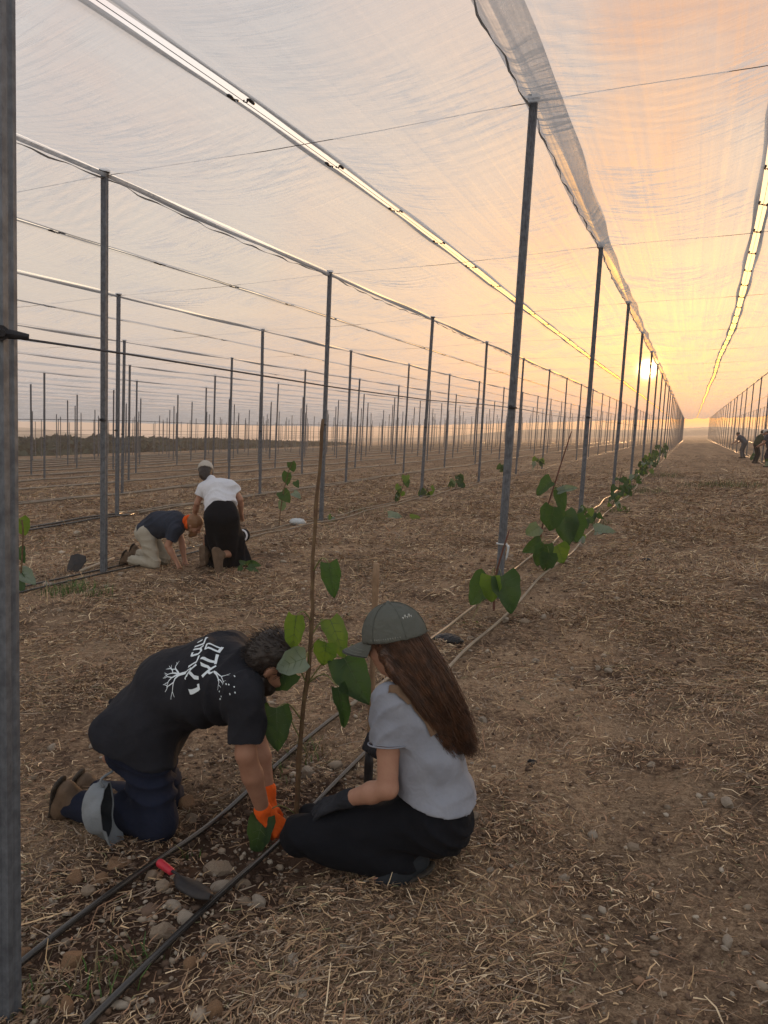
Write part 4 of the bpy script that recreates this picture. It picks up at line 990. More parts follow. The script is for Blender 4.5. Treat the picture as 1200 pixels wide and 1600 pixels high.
    # bag strap over the near shoulder
    bv = BVHTree.FromPolygons([tuple(p) for p in sv], [tuple(map(int, p)) for p in sf])
    rows = []
    for t, (px, py, Y) in enumerate([(606, 1068, 2.42), (622, 1071, 2.43), (640, 1082, 2.45), (655, 1098, 2.47), (666, 1118, 2.48), (674, 1146, 2.50)]): rows.append(at(px, py, Y))
    pts = curve_pts(rows, 24); G = np.zeros((24, 4, 3))
    for i, p in enumerate(pts):
        tg = unit(pts[min(i+1, 23)]-pts[max(i-1, 0)])
        h = bv.find_nearest(Vector(p)); n = np.array(h[1]); s_ = unit(np.cross(tg, n))
        for j, w in enumerate((-.017, -.006, .006, .017)):
            hh = bv.find_nearest(Vector(np.array(h[0])+s_*w)); G[i, j] = np.array(hh[0])+np.array(hh[1])*.006
    MB().grid(G).build('shoulder_strap', M_['strap'], root)
    # cap with faint stitched lettering
    cap = cap_build(hc, HF, HU, 1.06, M_['olive'], root, 'cap', drop=.03)
    L = np.cross(HU, HF); st = MB()
    for i in range(16):      # illegible row of stitches above the rim, camera side
        a = math.radians(62+i*4.2); 
        e = hc+(HF*(math.cos(a)*.118-.012)+L*math.sin(a)*.098*(-1 if L[1] > 0 else 1)*1.0+HU*(.032))*1.02
        st.box(e, HF*.0022, HU*random.uniform(.0025, .005), L*.0012)
    st.build('stitched_lettering', M_['stitchd'], cap)
    st = MB()
    for i in range(5):
        a = math.radians(140+i*5); e = hc+(HF*(math.cos(a)*.098-.012)+L*math.sin(a)*.080*(-1 if L[1] > 0 else 1)+HU*(.088+.006*(i % 2)))*1.03
        st.box(e, HF*.003, HU*.006, L*.0012)
    st.build('stitched_mark', M_['stitch'], cap)
    # long hair over the back
    q = lambda fo, u, l=0.: hc+HF*fo+HU*u+L*l
    path = [q(-.05, .0), at(656, 1034, 2.57), at(686, 1078, 2.57), at(706, 1118, 2.58), at(717, 1140, 2.59), at(727, 1158, 2.60)]
    H = [(ell(q(-.020, .01), (HF, L, HU), (.104, .086, .10)), 0), (rc(q(-.05, -.03), path[1], .062, .043, L, 1.05), .04), (rc(path[1], path[2], .043, .027, lat, 1.08), .03), (rc(path[2], path[3], .027, .016, lat, 1.08), .03), (rc(path[3], path[4], .019, .007, lat, 1.1), .02)]
    H += [(rc(q(-.005, -.03, -.070 if L[1] > 0 else .070), at(616, 1050, 2.48), .028, .020), .02), (rc(at(616, 1050, 2.48), at(626, 1066, 2.46), .020, .008), .02)]
    hsub = [(ell(q(.098, -.035), (HF, L, HU), (.082, .095, .115)), .01)]
    hv, hf = sdf(H, .0066, hsub, disp=lambda v, N: .016*n3(v*V(30, 30, 12))+.010*n3(v*V(60, 60, 20)+5)-.003)
    hair = mesh('hair', hv, hf, M_['hair_red'], root)
    N = vnormals(hv, hf); gp = curve_pts(path, 60); ok = np.where(((hv-hc)@HF < .035))[0]; sel = rng.choice(ok, 6000)
    # each lock starts on the hair mass and runs along the fall
    i0 = [int(np.argmin(((gp-hv[r])**2).sum(1))) for r in sel]; rj = rng.normal(0, 1, (len(sel), 3)); ln = rng.uniform(.08, .30, len(sel)); wob = 14*n3(hv[sel]*9)+rng.uniform(0, .8, len(sel))
    tng = np.gradient(gp, axis=0); tng = unit_rows(tng)
    def guide(i, r, t):
        k = i0[i]; step = ln[i]*t; j = min(59, k+int(step/.0052)); off = hv[r]-gp[k]
        shrink = 1-.42*t
        over = max(0., (k+step/.0052-59)*.0052)
        p = gp[j]+off*shrink+tng[min(j, 59)]*min(over, .012+.02*abs(rj[i][0]))+N[r]*(.003+.003*t)+rj[i]*.006*t
        return p+V(0, 1, 0)*(.010 if i % 14 else .026)*math.sin(10*t+wob[i])*t+V(1, 0, .5)*(.009 if i % 14 else .022)*math.sin(11*t+wob[i]*2)*t
    strands('lock', list(sel), guide, 9, .0013, M_['hair_red'], hair)
    return J
JW = build_woman()

# ---- man kneeling and woman bending in the next row
def build_far_man():
    J = dict(pel=at(229, 832, 8.15), mid=at(248, 818, 8.17), chest=at(272, 818, 8.19), neck=at(289, 814, 8.2), sh_r=at(274, 828, 8.02), sh_l=at(272, 808, 8.38), el_r=at(262, 853, 7.98), wr_r=at(276, 878, 8.02),
             el_l=at(284, 846, 8.38), wr_l=at(288, 874, 8.34), hip_r=at(228, 834, 8.04), hip_l=at(227, 829, 8.27), kn_r=at(240, 880, 8.02), kn_l=at(258, 872, 8.30), an_r=at(200, 874, 8.02), an_l=at(212, 864, 8.32), to_r=at(193, 887, 8.05), to_l=at(206, 876, 8.33))
    hc = at(304, 820, 8.2); HF = unit(V(.75, .15, -.62)); HU = unit(V(.62, .05, .75))
    root = person('man in navy t-shirt and khaki trousers kneeling with orange neckerchief, one row over', gpt(225, 888))
    hp, hs = head_prims(hc, HF, HU, 1.0)
    P = torso_prims(J)+limb_prims(J)+[(rc(J['neck'], hc-HU*.02, .055, .058), .03)]+hp
    for q in 'rl': P += hand_prims(J['wr_'+q], V(.5, 0, -.8), V(.8, 0, .5), V(0, 1 if q == 'r' else -1, 0), (.5, .5, .4), .95)
    v, f = sdf(P, .010, hs); mesh('body', v, f, M_['skin2'], root); eyes(hc, HF, HU, 1., root)
    sp = unit(J['neck']-J['pel']); lat = unit(J['sh_r']-J['sh_l']); S = torso_prims(J, .030, 1.05)+[(rc(J['mid']+V(.04, 0, -.07), J['chest']+V(-.03, 0, -.07), .10, .10, lat, 1.35), .06)]
    for q in 'rl': S += [(cut(rc(J['sh_'+q], J['el_'+q], .080, .074), lerp(J['sh_'+q], J['el_'+q], .62), J['el_'+q]-J['sh_'+q]), .035)]
    v, f = sdf(S, .011, planes=[(J['pel']-sp*.03, -sp+V(0, 0, -.2))], disp=folds([(lat+sp*.4, .018, .13), (V(.3, 0, 1), .012, .09)], .01, 41)); mesh('shirt', v, f, M_['tee_navy'], root)
    T = [(rc(J['pel']-sp*.03, J['pel']+sp*.05, .130, .125, lat, 1.3), 0)]
    for q in 'rl': T += [(rc(J['hip_'+q], J['kn_'+q], .108, .080), .06), (rc(J['kn_'+q], lerp(J['kn_'+q], J['an_'+q], .85), .080, .064), .03)]
    v, f = sdf(T, .011, disp=folds([(V(.3, 0, 1), .016, .10)], .008, 51)); mesh('trousers', v, f, M_['khaki'], root)
    for q in 'rl': boot(J, q, M_['leather'], M_['sole'], root, 1.05, .07, .011, V(1, 0, .1))
    L = np.cross(HU, HF); q_ = lambda fo, u, l=0.: hc+HF*fo+HU*u+L*l
    v, f = sdf([(ell(q_(-.022, .036), (HF, L, HU), (.106, .089, .10)), 0), (ell(q_(-.05, -.05), (HF, L, HU), (.06, .07, .08)), .03)], .009, [(ell(q_(.09, -.035), (HF, L, HU), (.075, .07, .095)), .01)], disp=lambda v, N: .008*n3(v*40)); mesh('hair', v, f, M_['hair_fair'], root)
    v, f = sdf([(rc(q_(.06, -.09), q_(.045, -.14), .045, .030), 0), (rc(q_(.02, -.07, -.055), q_(.05, -.09), .025), .03), (rc(q_(.02, -.07, .055), q_(.05, -.09), .025), .03)], .009); mesh('beard', v, f, M_['hair_fair'], root)
    b = MB(); cn = lerp(J['neck'], hc, .50)-HF*.015; ax = unit(hc-J['neck']+HU*.03); a0 = unit(np.cross(ax, L)); b0 = np.cross(ax, a0)
    for o in (-.022, .0, .022): b.tube([cn+ax*o+(a0*math.cos(t)+b0*math.sin(t))*(.078+.012*math.sin(3*t+o*60)) for t in np.linspace(0, 2*math.pi, 28)], .015, 6, False)
    b.build('neckerchief', M_['orange'], root)
build_far_man()
def build_far_woman():
    J = dict(pel=at(346, 806, 8.05), mid=at(345, 787, 8.10), chest=at(340, 766, 8.18), neck=at(329, 750, 8.26), sh_l=at(318, 762, 8.18), sh_r=at(362, 760, 8.24), el_l=at(308, 786, 8.14), wr_l=at(303, 810, 8.28), el_r=at(375, 780, 8.28), wr_r=at(377, 804, 8.42),
             hip_l=at(334, 810, 8.05), hip_r=at(358, 810, 8.08), kn_l=at(322, 862, 8.32), kn_r=at(366, 862, 8.34), an_l=at(322, 866, 8.14), an_r=at(343, 868, 7.98), to_l=at(321, 880, 8.10), to_r=at(345, 892, 7.94))
    hc = at(321, 737, 8.32); HF = unit(V(-.45, .75, -.50)); HU = unit(V(-.25, .42, .87))
    root = person('woman in white t-shirt and long black skirt kneeling, seen from behind', gpt(340, 892))
    hp, hs = head_prims(hc, HF, HU, .96); P = torso_prims(J, -.008, .95)+limb_prims(J, s=.92)+[(rc(J['neck'], hc-HU*.03, .048, .05), .03)]+hp
    for q in 'rl': P += hand_prims(J['wr_'+q], V(-.2, .4, -.8), V(.2, -.8, .2), V(-1 if q == 'r' else 1, 0, 0), (.3, .4, .3), .9)
    v, f = sdf(P, .010, hs); mesh('body', v, f, M_['skin2'], root); eyes(hc, HF, HU, .96, root)
    sp = unit(J['neck']-J['pel']); lat = unit(J['sh_r']-J['sh_l']); S = torso_prims(J, .020, 1.02)+[(rc(J['mid'], J['pel'], .135, .145, lat, 1.3), .05)]
    for q in 'rl': S += [(cut(rc(J['sh_'+q], J['el_'+q], .074, .078), lerp(J['sh_'+q], J['el_'+q], .55), J['el_'+q]-J['sh_'+q]), .035)]
    v, f = sdf(S, .011, planes=[(at(345, 790, 8.0), -sp+V(.2, 0, -.2))], disp=folds([(sp+lat*.3, .016, .12), (sp-lat*.5, .012, .08)], .008, 61)); mesh('shirt', v, f, M_['tee_white'], root)
    g = gpt(338, 890); c0 = V(g[0], g[1]+.22, g[2]); W_ = [(rc(J['pel']+V(0, 0, .10), J['pel'], .130, .155, lat, 1.25), 0), (rc(J['pel'], c0+V(.02, 0, .10), .165, .200, lat, 1.30), .05), (rc(c0+V(-.20, .02, .05), c0+V(.19, .02, .05), .13, .12), .12)]
    shoe_hole = [(rc(at(343, 866, 7.8), at(345, 905, 7.8), .085, .10), .03)]
    def pleat(v, N):
        a = np.arctan2(v[:, 1]-c0[1], v[:, 0]-c0[0]); return .018*np.sin(a*15+3*n3(v*2.5))*np.clip((J['pel'][2]+.05-v[:, 2])/.4, 0, 1)+.004*n3(v*20)
    v, f = sdf(W_, .011, shoe_hole, planes=[(c0+V(0, 0, .0), V(SX, 0, -1))], disp=pleat); mesh('long_skirt', v, f, M_['black'], root)
    for q in 'lr': boot(J, q, M_['leather'], M_['leather'], root, 1.05, .03, .010, V(0, 1, .1))
    L = np.cross(HU, HF); q_ = lambda fo, u, l=0.: hc+HF*fo+HU*u+L*l
    v, f = sdf([(ell(q_(-.022, .02), (HF, L, HU), (.104, .087, .095)), 0), (ell(q_(-.06, -.06), (HF, L, HU), (.06, .075, .08)), .03), (rc(q_(-.08, -.06), q_(-.10, -.13), .045, .025), .03)], .009, [(ell(q_(.09, -.035), (HF, L, HU), (.075, .07, .095)), .01)], disp=lambda v, N: .008*n3(v*40)); mesh('hair', v, f, M_['hair_dark'], root)
    cap_build(hc, HF, HU, 1.02, M_['caplight'], root, 'cap', res=.009, brim_mat=M_['black'])
build_far_woman()
def small_person(label, px, py, Y, bend, turn, shirt, trous, hairm, hat=None, group='people working far down the right row'):
    g = gpt(px, py); ca, sa = math.cos(turn), math.sin(turn)
    fw = V(ca, sa, 0); lt = V(sa, -ca, 0); up = unit(V(0, 0, 1)*math.cos(bend)+fw*math.sin(bend))
    q = lambda f, u, l: g+fw*f+V(0, 0, u)+lt*l
    pel = q(-.10*math.sin(bend), .90, 0); J = dict(pel=pel, chest=pel+up*.36, neck=pel+up*.53, sh_l=pel+up*.45-lt*.18, sh_r=pel+up*.45+lt*.18)
    J['mid'] = pel+up*.18
    for s, n in ((-1, 'l'), (1, 'r')):
        J['hip_'+n] = pel+lt*.09*s; J['kn_'+n] = q(.08, .47, .12*s); J['an_'+n] = q(-.02, .08, .14*s); J['to_'+n] = q(.13, .04, .15*s)
        J['el_'+n] = J['sh_'+n]+unit(V(0, 0, -1)+fw*.35+lt*.2*s)*.29; J['wr_'+n] = J['el_'+n]+unit(V(0, 0, -.5)+fw*.8)*.25
    hc = J['neck']+unit(up+fw*.3)*.14; HF = unit(fw-V(0, 0, .3+bend*.5)); HU = unit(up+V(0, 0, .4))
    root = person(label, g, group); hp, hs = head_prims(hc, HF, HU, 1.)
    P = torso_prims(J)+limb_prims(J)+[(rc(J['neck'], hc, .055, .06), .03)]+hp
    for n in 'lr': P += hand_prims(J['wr_'+n], J['wr_'+n]-J['el_'+n], V(0, 0, 1), lt, (.3, .4, .3), 1.)
    v, f = sdf(P, .016, hs); mesh('body', v, f, M_['skin2'], root)
    S = torso_prims(J, .03, 1.05)
    for n in 'lr': S += [(cut(rc(J['sh_'+n], J['el_'+n], .08, .075), lerp(J['sh_'+n], J['el_'+n], .65), J['el_'+n]-J['sh_'+n]), .03)]
    v, f = sdf(S, .016, planes=[(pel-up*.03, -up)]); mesh('shirt', v, f, shirt, root)
    T = [(rc(pel, pel+up*.04, .13, .12, lt, 1.3), 0)]
    for n in 'lr': T += [(rc(J['hip_'+n], J['kn_'+n], .10, .075), .05), (rc(J['kn_'+n], J['an_'+n], .075, .06), .03)]
    v, f = sdf(T, .016); mesh('trousers', v, f, trous, root)
    for n in 'lr': boot(J, n, M_['sole'], M_['sole'], root, 1., .04, .016)
    L = np.cross(HU, HF); v, f = sdf([(ell(hc-HF*.022+HU*.036, (HF, L, HU), (.108, .09, .10)), 0)], .014, [(ell(hc+HF*.09-HU*.035, (HF, L, HU), (.075, .07, .095)), .01)]); mesh('hair', v, f, hairm, root)
    if hat: cap_build(hc, HF, HU, 1.03, hat, root, 'cap', res=.014)
grey_d = fabric('slate_cotton', (.06, .065, .08), (.09, .095, .11)); olive_d = fabric('olive_cotton', (.035, .045, .025), (.055, .065, .04))
small_person('far worker in slate clothes bent over at the left of the distant group', 1160, 716, 39, .75, 2.6, grey_d, grey_d, M_['hair_dark'])
small_person('far worker in olive shirt with dark hair in the middle of the distant group', 1180, 724, 36, .35, .3, olive_d, M_['black'], M_['hair_dark'])
small_person('far worker in white cap and dark clothes at the right edge of the frame', 1199, 730, 33, .30, 2.9, M_['tee_navy'], M_['denim'], M_['hair_dark'], M_['caplight'])

# ------------------------------------------------------------------ plants
def leaf(base, tip, W, nh, mat, parent, droop=.18, fold=.25, seed=0):
    base, tip = np.asarray(base), np.asarray(tip); ax = tip-base; L = np.linalg.norm(ax); ax = ax/L; n = unit(np.asarray(nh)-ax*(np.asarray(nh)@ax)); sd = np.cross(ax, n); W_ = W*.5
    nu, ns = 11, 9; G = np.zeros((nu, ns, 3)); k = seed*1.7
    for i, u in enumerate(np.linspace(0, 1, nu)):
        hw = W_*1.06*max(0, math.sin(math.pi*(.10+.90*u)**.62))**.72 if u < 1 else 0.
        for j, s in enumerate(np.linspace(-1, 1, ns)):
            y = u-.10*(1-u)**2.5*abs(s)**1.3; edge = 1+.05*math.sin(17*u+k+s*3)*abs(s)
            G[i, j] = base+ax*L*y+sd*s*hw*edge+n*(fold*hw*abs(s)**1.4-droop*L*u*u+.06*L*math.sin(6*u+4*s+k)*abs(s)+.012*L*math.sin(13*u+k)*abs(s))
    o = MB().grid(G).build('leaf', mat, parent)
    # raised midrib
    r = MB(); r.tube([G[i, ns//2]-n*.0006 for i in range(nu)], [max(.0006, L*.011*(1-i/nu)) for i in range(nu)], 5); 
    for i in (2, 4, 6, 8):
        for e in (0, ns-1): r.tube([G[i-1, ns//2], G[i, (ns//2+e)//2], lerp(G[i, e], G[i, (ns//2+e)//2], .25)], [L*.006, L*.004, L*.002], 4)
    r.build('vein', M_['vein'], o); return o
VIEW = lambda P: unit(CC-np.asarray(P))
def plant(name, label, stem, rad, leaves, stem_mat, group='young saplings along the rows', Y=None, knots=0):
    root = empty(name, tuple(map(float, stem[0]))); tag(root, label, 'sapling', group)
    pts = curve_pts(stem, 26); rr = np.interp(np.linspace(0, 1, 26), np.linspace(0, 1, len(rad)), rad)
    if knots: rr = rr*(1+.22*(np.arange(26) % 4 == 0)); pts = pts+np.c_[rng.normal(0, .0022, 26), rng.normal(0, .0022, 26), np.zeros(26)]
    pts[0][2] -= .05
    st = MB().tube(pts, list(rr), 9).build('stem', stem_mat, root)
    for i, (b, t, W, mat, nd, roll) in enumerate(leaves):
        d = np.asarray(t)-np.asarray(b); v_ = VIEW(b); a = unit(d); n = v_*math.cos(roll)+np.cross(a, v_)*math.sin(roll)+V(0, 0, .25)
        leaf(b, t, W, n, mat, root, random.uniform(.08, .34), random.uniform(.10, .50), i+len(label))
        k = int(np.argmin(((pts-np.asarray(nd))**2).sum(1))); m = lerp(pts[k], b, .55)+V(0, 0, .25*np.linalg.norm(pts[k]-b))
        MB().tube(curve_pts([pts[k], m, b], 7), [.0032, .003, .0028, .0026, .0024, .0022, .002], 6).build('petiole', M_['petiole'], root)
    return root
def px_plant(name, label, stem_px, Y, rad, lv, mat, knots=0, **kw):
    stem = [at(x, y, Y) for x, y in stem_px]; stem[0][2] = float(gz(stem[0][0], stem[0][1]))
    sc = np.linalg.norm(at(600, 1000, Y)-CC)/FPX; out = []
    sc = (stem[0]-CC)@CF/FPX
    for (bx, by), (tx, ty), W, m, nx, dy in lv:
        d = random.uniform(-.5, .5)*W*sc; y0 = Y+dy*sc
        out.append((at(bx, by, y0), at(tx, ty, y0+d), W*sc*(.84 if Y > 5 else .95), M_[m], at(*nx, Y), random.uniform(-.5, .5)))
    return plant(name, label, stem, rad, out, mat, knots=knots, **kw)
lf, ly, lp = 'leaf', 'leaf_yellow', 'leaf_pale'
px_plant('sapling', 'tall thin bare-topped sapling being planted between the man and the woman', [(463, 1285), (468, 1180), (480, 1060), (487, 960), (489, 880), (496, 770), (505, 655)], 2.743, [.0115, .0095, .0085, .008, .0075, .007, .006],
    [((514, 880), (524, 938), 29, lf, (489, 885), -30), ((463, 962), (455, 1022), 30, ly, (485, 980), -40), ((516, 968), (541, 1026), 36, ly, (486, 985), 20), ((510, 1004), (504, 1048), 36, ly, (484, 1015), -20), ((538, 1028), (574, 1100), 56, lf, (480, 1062), 10),
     ((528, 1074), (544, 1140), 28, lf, (478, 1075), -30), ((478, 1028), (426, 1046), 38, lp, (481, 1050), -50), ((456, 1044), (410, 1080), 46, lf, (478, 1072), -30), ((432, 1106), (434, 1177), 44, lf, (472, 1140), -50), ((426, 1106), (390, 1150), 36, lf, (470, 1150), -20), ((412, 1276), (392, 1346), 40, lf, (464, 1260), -60)], M_['stem'], 1)
px_plant('sapling', 'low sapling with broad dark leaves at the foot of the nearest aisle post', [(772, 948), (774, 905), (784, 865), (796, 828)], 6.93, [.011, .009, .008, .006],
    [((764, 902), (733, 946), 46, lf, (774, 905), -30), ((768, 900), (765, 944), 38, ly, (774, 905), -60), ((784, 900), (806, 958), 56, lf, (774, 905), -50), ((736, 974), (738, 1004), 32, ly, (772, 940), -80)], M_['stem_red'])
px_plant('sapling', 'leafy sapling with leaning red stem behind the nearest aisle post', [(840, 884), (848, 820), (868, 752), (893, 674)], 9.35, [.013, .011, .009, .006],
    [((862, 752), (836, 772), 28, lf, (866, 760), -20), ((874, 762), (880, 802), 24, lf, (866, 765), 20), ((866, 792), (856, 832), 42, lf, (858, 800), -30), ((880, 800), (892, 852), 48, lf, (856, 805), 20), ((896, 806), (906, 852), 38, lf, (856, 805), 40), ((842, 822), (820, 838), 26, lp, (848, 825), -20),
     ((846, 846), (818, 864), 26, lf, (845, 845), -30), ((850, 850), (842, 890), 34, lf, (845, 850), -50), ((870, 852), (884, 882), 34, ly, (846, 850), -20), ((858, 864), (852, 896), 30, lf, (844, 860), -60), ((872, 768), (902, 760), 16, lp, (866, 765), 10)], M_['stem_red'])
px_plant('sapling', 'upright sapling with four leaves by the white bag one row over', [(436, 822), (440, 785), (450, 740), (457, 722)], float(gpt(436, 822)[1]), [.010, .009, .008, .006],
    [((455, 722), (459, 738), 16, lf, (452, 735), 0), ((450, 738), (446, 760), 18, lf, (450, 745), 0), ((462, 752), (466, 762), 12, lf, (448, 750), 0), ((440, 768), (452, 784), 22, lf, (442, 775), 0), ((442, 784), (438, 800), 16, lp, (441, 785), 0), ((458, 770), (470, 778), 14, lp, (442, 775), 0)], M_['stem'])
px_plant('sapling', 'pale leaved sapling beside the foreground post at the left edge', [(30, 925), (34, 880), (36, 830), (34, 812)], float(gpt(30, 925)[1]), [.010, .009, .008, .006],
    [((30, 810), (40, 838), 30, ly, (35, 830), 0), ((30, 855), (36, 880), 20, lf, (34, 870), 0), ((30, 892), (56, 912), 28, lp, (32, 895), 0), ((28, 900), (34, 930), 26, lf, (32, 905), 0)], M_['stem'])
px_plant('seedling', 'low green seedling on the ground right of the black skirt', [(382, 892), (384, 884), (388, 880)], float(gpt(382, 892)[1]), [.008, .007, .005],
    [((381, 882), (374, 872), 11, lf, (384, 884), 0), ((388, 886), (404, 893), 12, lf, (384, 884), -10), ((386, 882), (395, 876), 10, lf, (384, 884), 0), ((378, 886), (370, 893), 10, lf, (384, 884), -10), ((392, 880), (408, 884), 11, lf, (384, 884), 0)], M_['stem'])
def wild_plant(label, x, y, h, nl, lsz, lean=(0, 0), name='sapling'):
    z = float(gz(x, y)); stem = [V(x+lean[0]*t, y+lean[1]*t, z+h*t) for t in (0, .33, .66, 1.)]; lv = []
    for i in range(nl):
        t = random.uniform(.12, .95); a = random.uniform(0, 6.28); nd = V(x+lean[0]*t, y+lean[1]*t, z+h*t); s = lsz*random.uniform(.7, 1.2)
        b = nd+V(math.cos(a), math.sin(a), .3)*s*.45; tp = b+V(math.cos(a)*.6, math.sin(a)*.6, -random.uniform(.3, 1.))*s
        tp[2] = max(tp[2], z+.03); b[2] = max(b[2], z+.05)
        lv.append((b, tp, s*.85, M_[random.choice([lf, lf, lf, lf, ly, lp])], nd, random.uniform(-1, 1)))
    return plant(name, label, stem, [.011, .009, .007, .004], lv, M_[random.choice(['stem', 'stem_red'])])
xa, xb, xc = row_x(0)+.06, row_x(-1)+.06, row_x(-2)+.06
for (x, y, h, nl, ls, ln, lab) in [
    (xa+.12, 11.6, .16, 5, .13, (.1, 0), 'low seedling between the first two aisle posts'), (xa+.05, 12.6, .45, 8, .13, (.1, .1), 'leafy sapling right before the second aisle post'), (xa+.15, 16.9, .35, 8, .14, (.1, 0), 'small leafy sapling nearer of those between the second and third aisle posts'), (xa+.1, 20.6, .55, 9, .16, (.05, .1), 'leafy sapling close by the third aisle post'), (xa+.12, 26.2, .6, 10, .18, (.05, 0), 'leafy sapling close by the fourth aisle post'), (xa+.1, 32.2, .7, 10, .2, (.05, 0), 'leafy sapling close by the fifth aisle post'), (xa+.1, 38.4, .8, 10, .22, (0, 0), 'leafy sapling close by the sixth aisle post'),
    (xa+.05, 14.2, .20, 5, .16, (.05, 0), 'low clump of leaves at the foot of the second aisle post'), (xa+.10, 18.8, .75, 11, .17, (.05, .1), 'bushy sapling between the second and third aisle posts'),
    (xa+.35, 16.3, .12, 4, .12, (.1, 0), 'small seedling lying beside the hoses in the aisle'), (xa+.15, 23.2, .5, 8, .18, (.1, .1), 'leafy sapling just past the third aisle post'),
    (xa+.10, 29.5, .8, 12, .2, (.0, .1), 'leafy sapling past the fourth aisle post'), (xa+.1, 35., .9, 12, .22, (0, 0), 'leafy sapling past the fifth aisle post'), (xa, 42., 1.0, 12, .24, (0, 0), 'far leafy sapling past the sixth aisle post'), (xa+.1, 50., 1.0, 12, .26, (0, 0), 'farthest leafy sapling seen along the aisle row'),
    (xb, 13.8, .10, 4, .17, (.1, 0), 'dark seedling lying on the ground in the far pair\'s row'), (xb, 17.6, .75, 9, .18, (.1, .2), 'tall sapling by the third post of the far pair\'s row'), (xb, 19.6, .35, 7, .22, (.1, 0), 'bushy low sapling near the third post of the far pair\'s row'),
    (xb, 22.6, .42, 9, .24, (0, 0), 'dense low sapling behind the fourth post of the far pair\'s row'), (xb, 29., .5, 8, .24, (0, 0), 'leafy sapling deeper in the far pair\'s row'), (xb, 36., .6, 8, .26, (0, 0), 'small far sapling deep in the far pair\'s row'),
    (row_x(1)-.1, 38., .35, 7, .22, (0, 0), 'low sapling by the feet of the distant workers'), (row_x(1)-.15, 46., .5, 8, .24, (0, 0), 'far low sapling behind the distant workers')]:
    wild_plant(lab, x, y, h, nl, ls, ln)
# weeds
GR = [(.07, .14, .03), (.10, .17, .04), (.05, .10, .025)]; DR = [(.30, .22, .12), (.22, .16, .09), (.16, .13, .07)]
for i, (px, py, n, h, s, c) in enumerate([(105, 925, 160, .16, .28, GR), (150, 930, 60, .14, .18, GR), (60, 1565, 40, .10, .10, GR+DR), (165, 1535, 45, .10, .10, GR+DR), (225, 1500, 30, .09, .08, GR+DR), (300, 1340, 12, .07, .05, GR), (690, 800, 60, .12, .3, DR), (930, 820, 110, .14, .30, GR+DR), (960, 800, 120, .16, .35, GR+DR),
     (1040, 745, 200, .22, .7, GR+DR), (1100, 760, 160, .2, .8, GR+DR), (1145, 760, 200, .25, .9, DR+GR), (1010, 770, 160, .2, .6, GR+DR), (870, 850, 80, .1, .25, DR), (560, 800, 120, .15, .7, DR+GR), (480, 1180, 60, .10, .12, GR+DR), (430, 1215, 40, .10, .10, GR+DR), (545, 1365, 14, .10, .05, DR), (240, 790, 90, .16, .7, DR), (120, 860, 60, .12, .5, DR)]):
    g = gpt(px, py); tuft('weed_tuft', g[0], g[1], n, h, s, c, 'patch of %s weeds on the field' % ('green' if c is GR else 'dry and green'))

# ------------------------------------------------------------------ tools and litter
def build_trowel():
    b0, b1 = gpt(276, 1372, .03), gpt(330, 1408, .035); h1 = gpt(250, 1350, .035); root = empty('trowel', tuple(map(float, gpt(285, 1385)))); tag(root, 'garden trowel with red handle and dark steel blade lying between the hoses', 'trowel')
    ax = unit(b1-b0); sd = unit(np.cross(ax, V(0, 0, 1))); n = np.cross(sd, ax); L = np.linalg.norm(b1-b0); G = np.zeros((12, 9, 3))
    for i, u in enumerate(np.linspace(0, 1, 12)):
        w = .040*min(1, .35+2.2*u)*math.sqrt(max(0., 1-max(0, (u-.55)/.46)**2))
        for j, s in enumerate(np.linspace(-1, 1, 9)): G[i, j] = b0+ax*L*u+sd*s*w+n*(.016-.016*s*s+.006*u)
    b = MB().grid(G); k = MB(); k.grid(G); o = b.build('blade', M_['iron'], root); md = o.modifiers.new('thickness', 'SOLIDIFY'); md.thickness = .002
    MB().tube(curve_pts([b0+n*.012+ax*.03, b0+n*.016, lerp(b0, h1, .35)+n*.010], 8), .0055, 8).build('shank', M_['iron'], root)
    red = principled('red_rubber', (.50, .025, .045), .45, 0, (20., (.35, .02, .04), .6)); P = curve_pts([lerp(b0, h1, .25)+n*.008, lerp(b0, h1, .6)+n*.006, h1+n*.004-ax*.01], 14)
    MB().tube(P, [.010, .0125, .014, .0125, .0145, .0130, .015, .0135, .0155, .014, .016, .016, .0145, .008], 12).build('handle', red, root)
build_trowel()
def build_hoe():
    base = gpt(575, 1228); top = at(588, 880, base[1]-.02); root = empty('hoe', tuple(map(float, base))); tag(root, 'wooden-handled tool standing upright in the soil behind the squatting woman', 'hoe')
    d = unit(top-base); s1 = base+d*.16
    MB().tube([lerp(s1-d*.03, top, t) for t in np.linspace(0, 1, 14)], [.0145+.0012*math.sin(i*1.7) for i in range(13)]+[.012], 12).build('handle', M_['wood'], root)
    MB().tube([base-d*.06, base, s1-d*.05, s1], [.018, .020, .021, .018], 12).build('socket', M_['iron'], root)
    bx = unit(np.cross(d, V(0, 1, 0))); MB().box(base-d*.02+V(0, .06, 0), bx*.05, V(0, .06, 0), d*.004).build('blade', M_['iron'], root)
build_hoe()
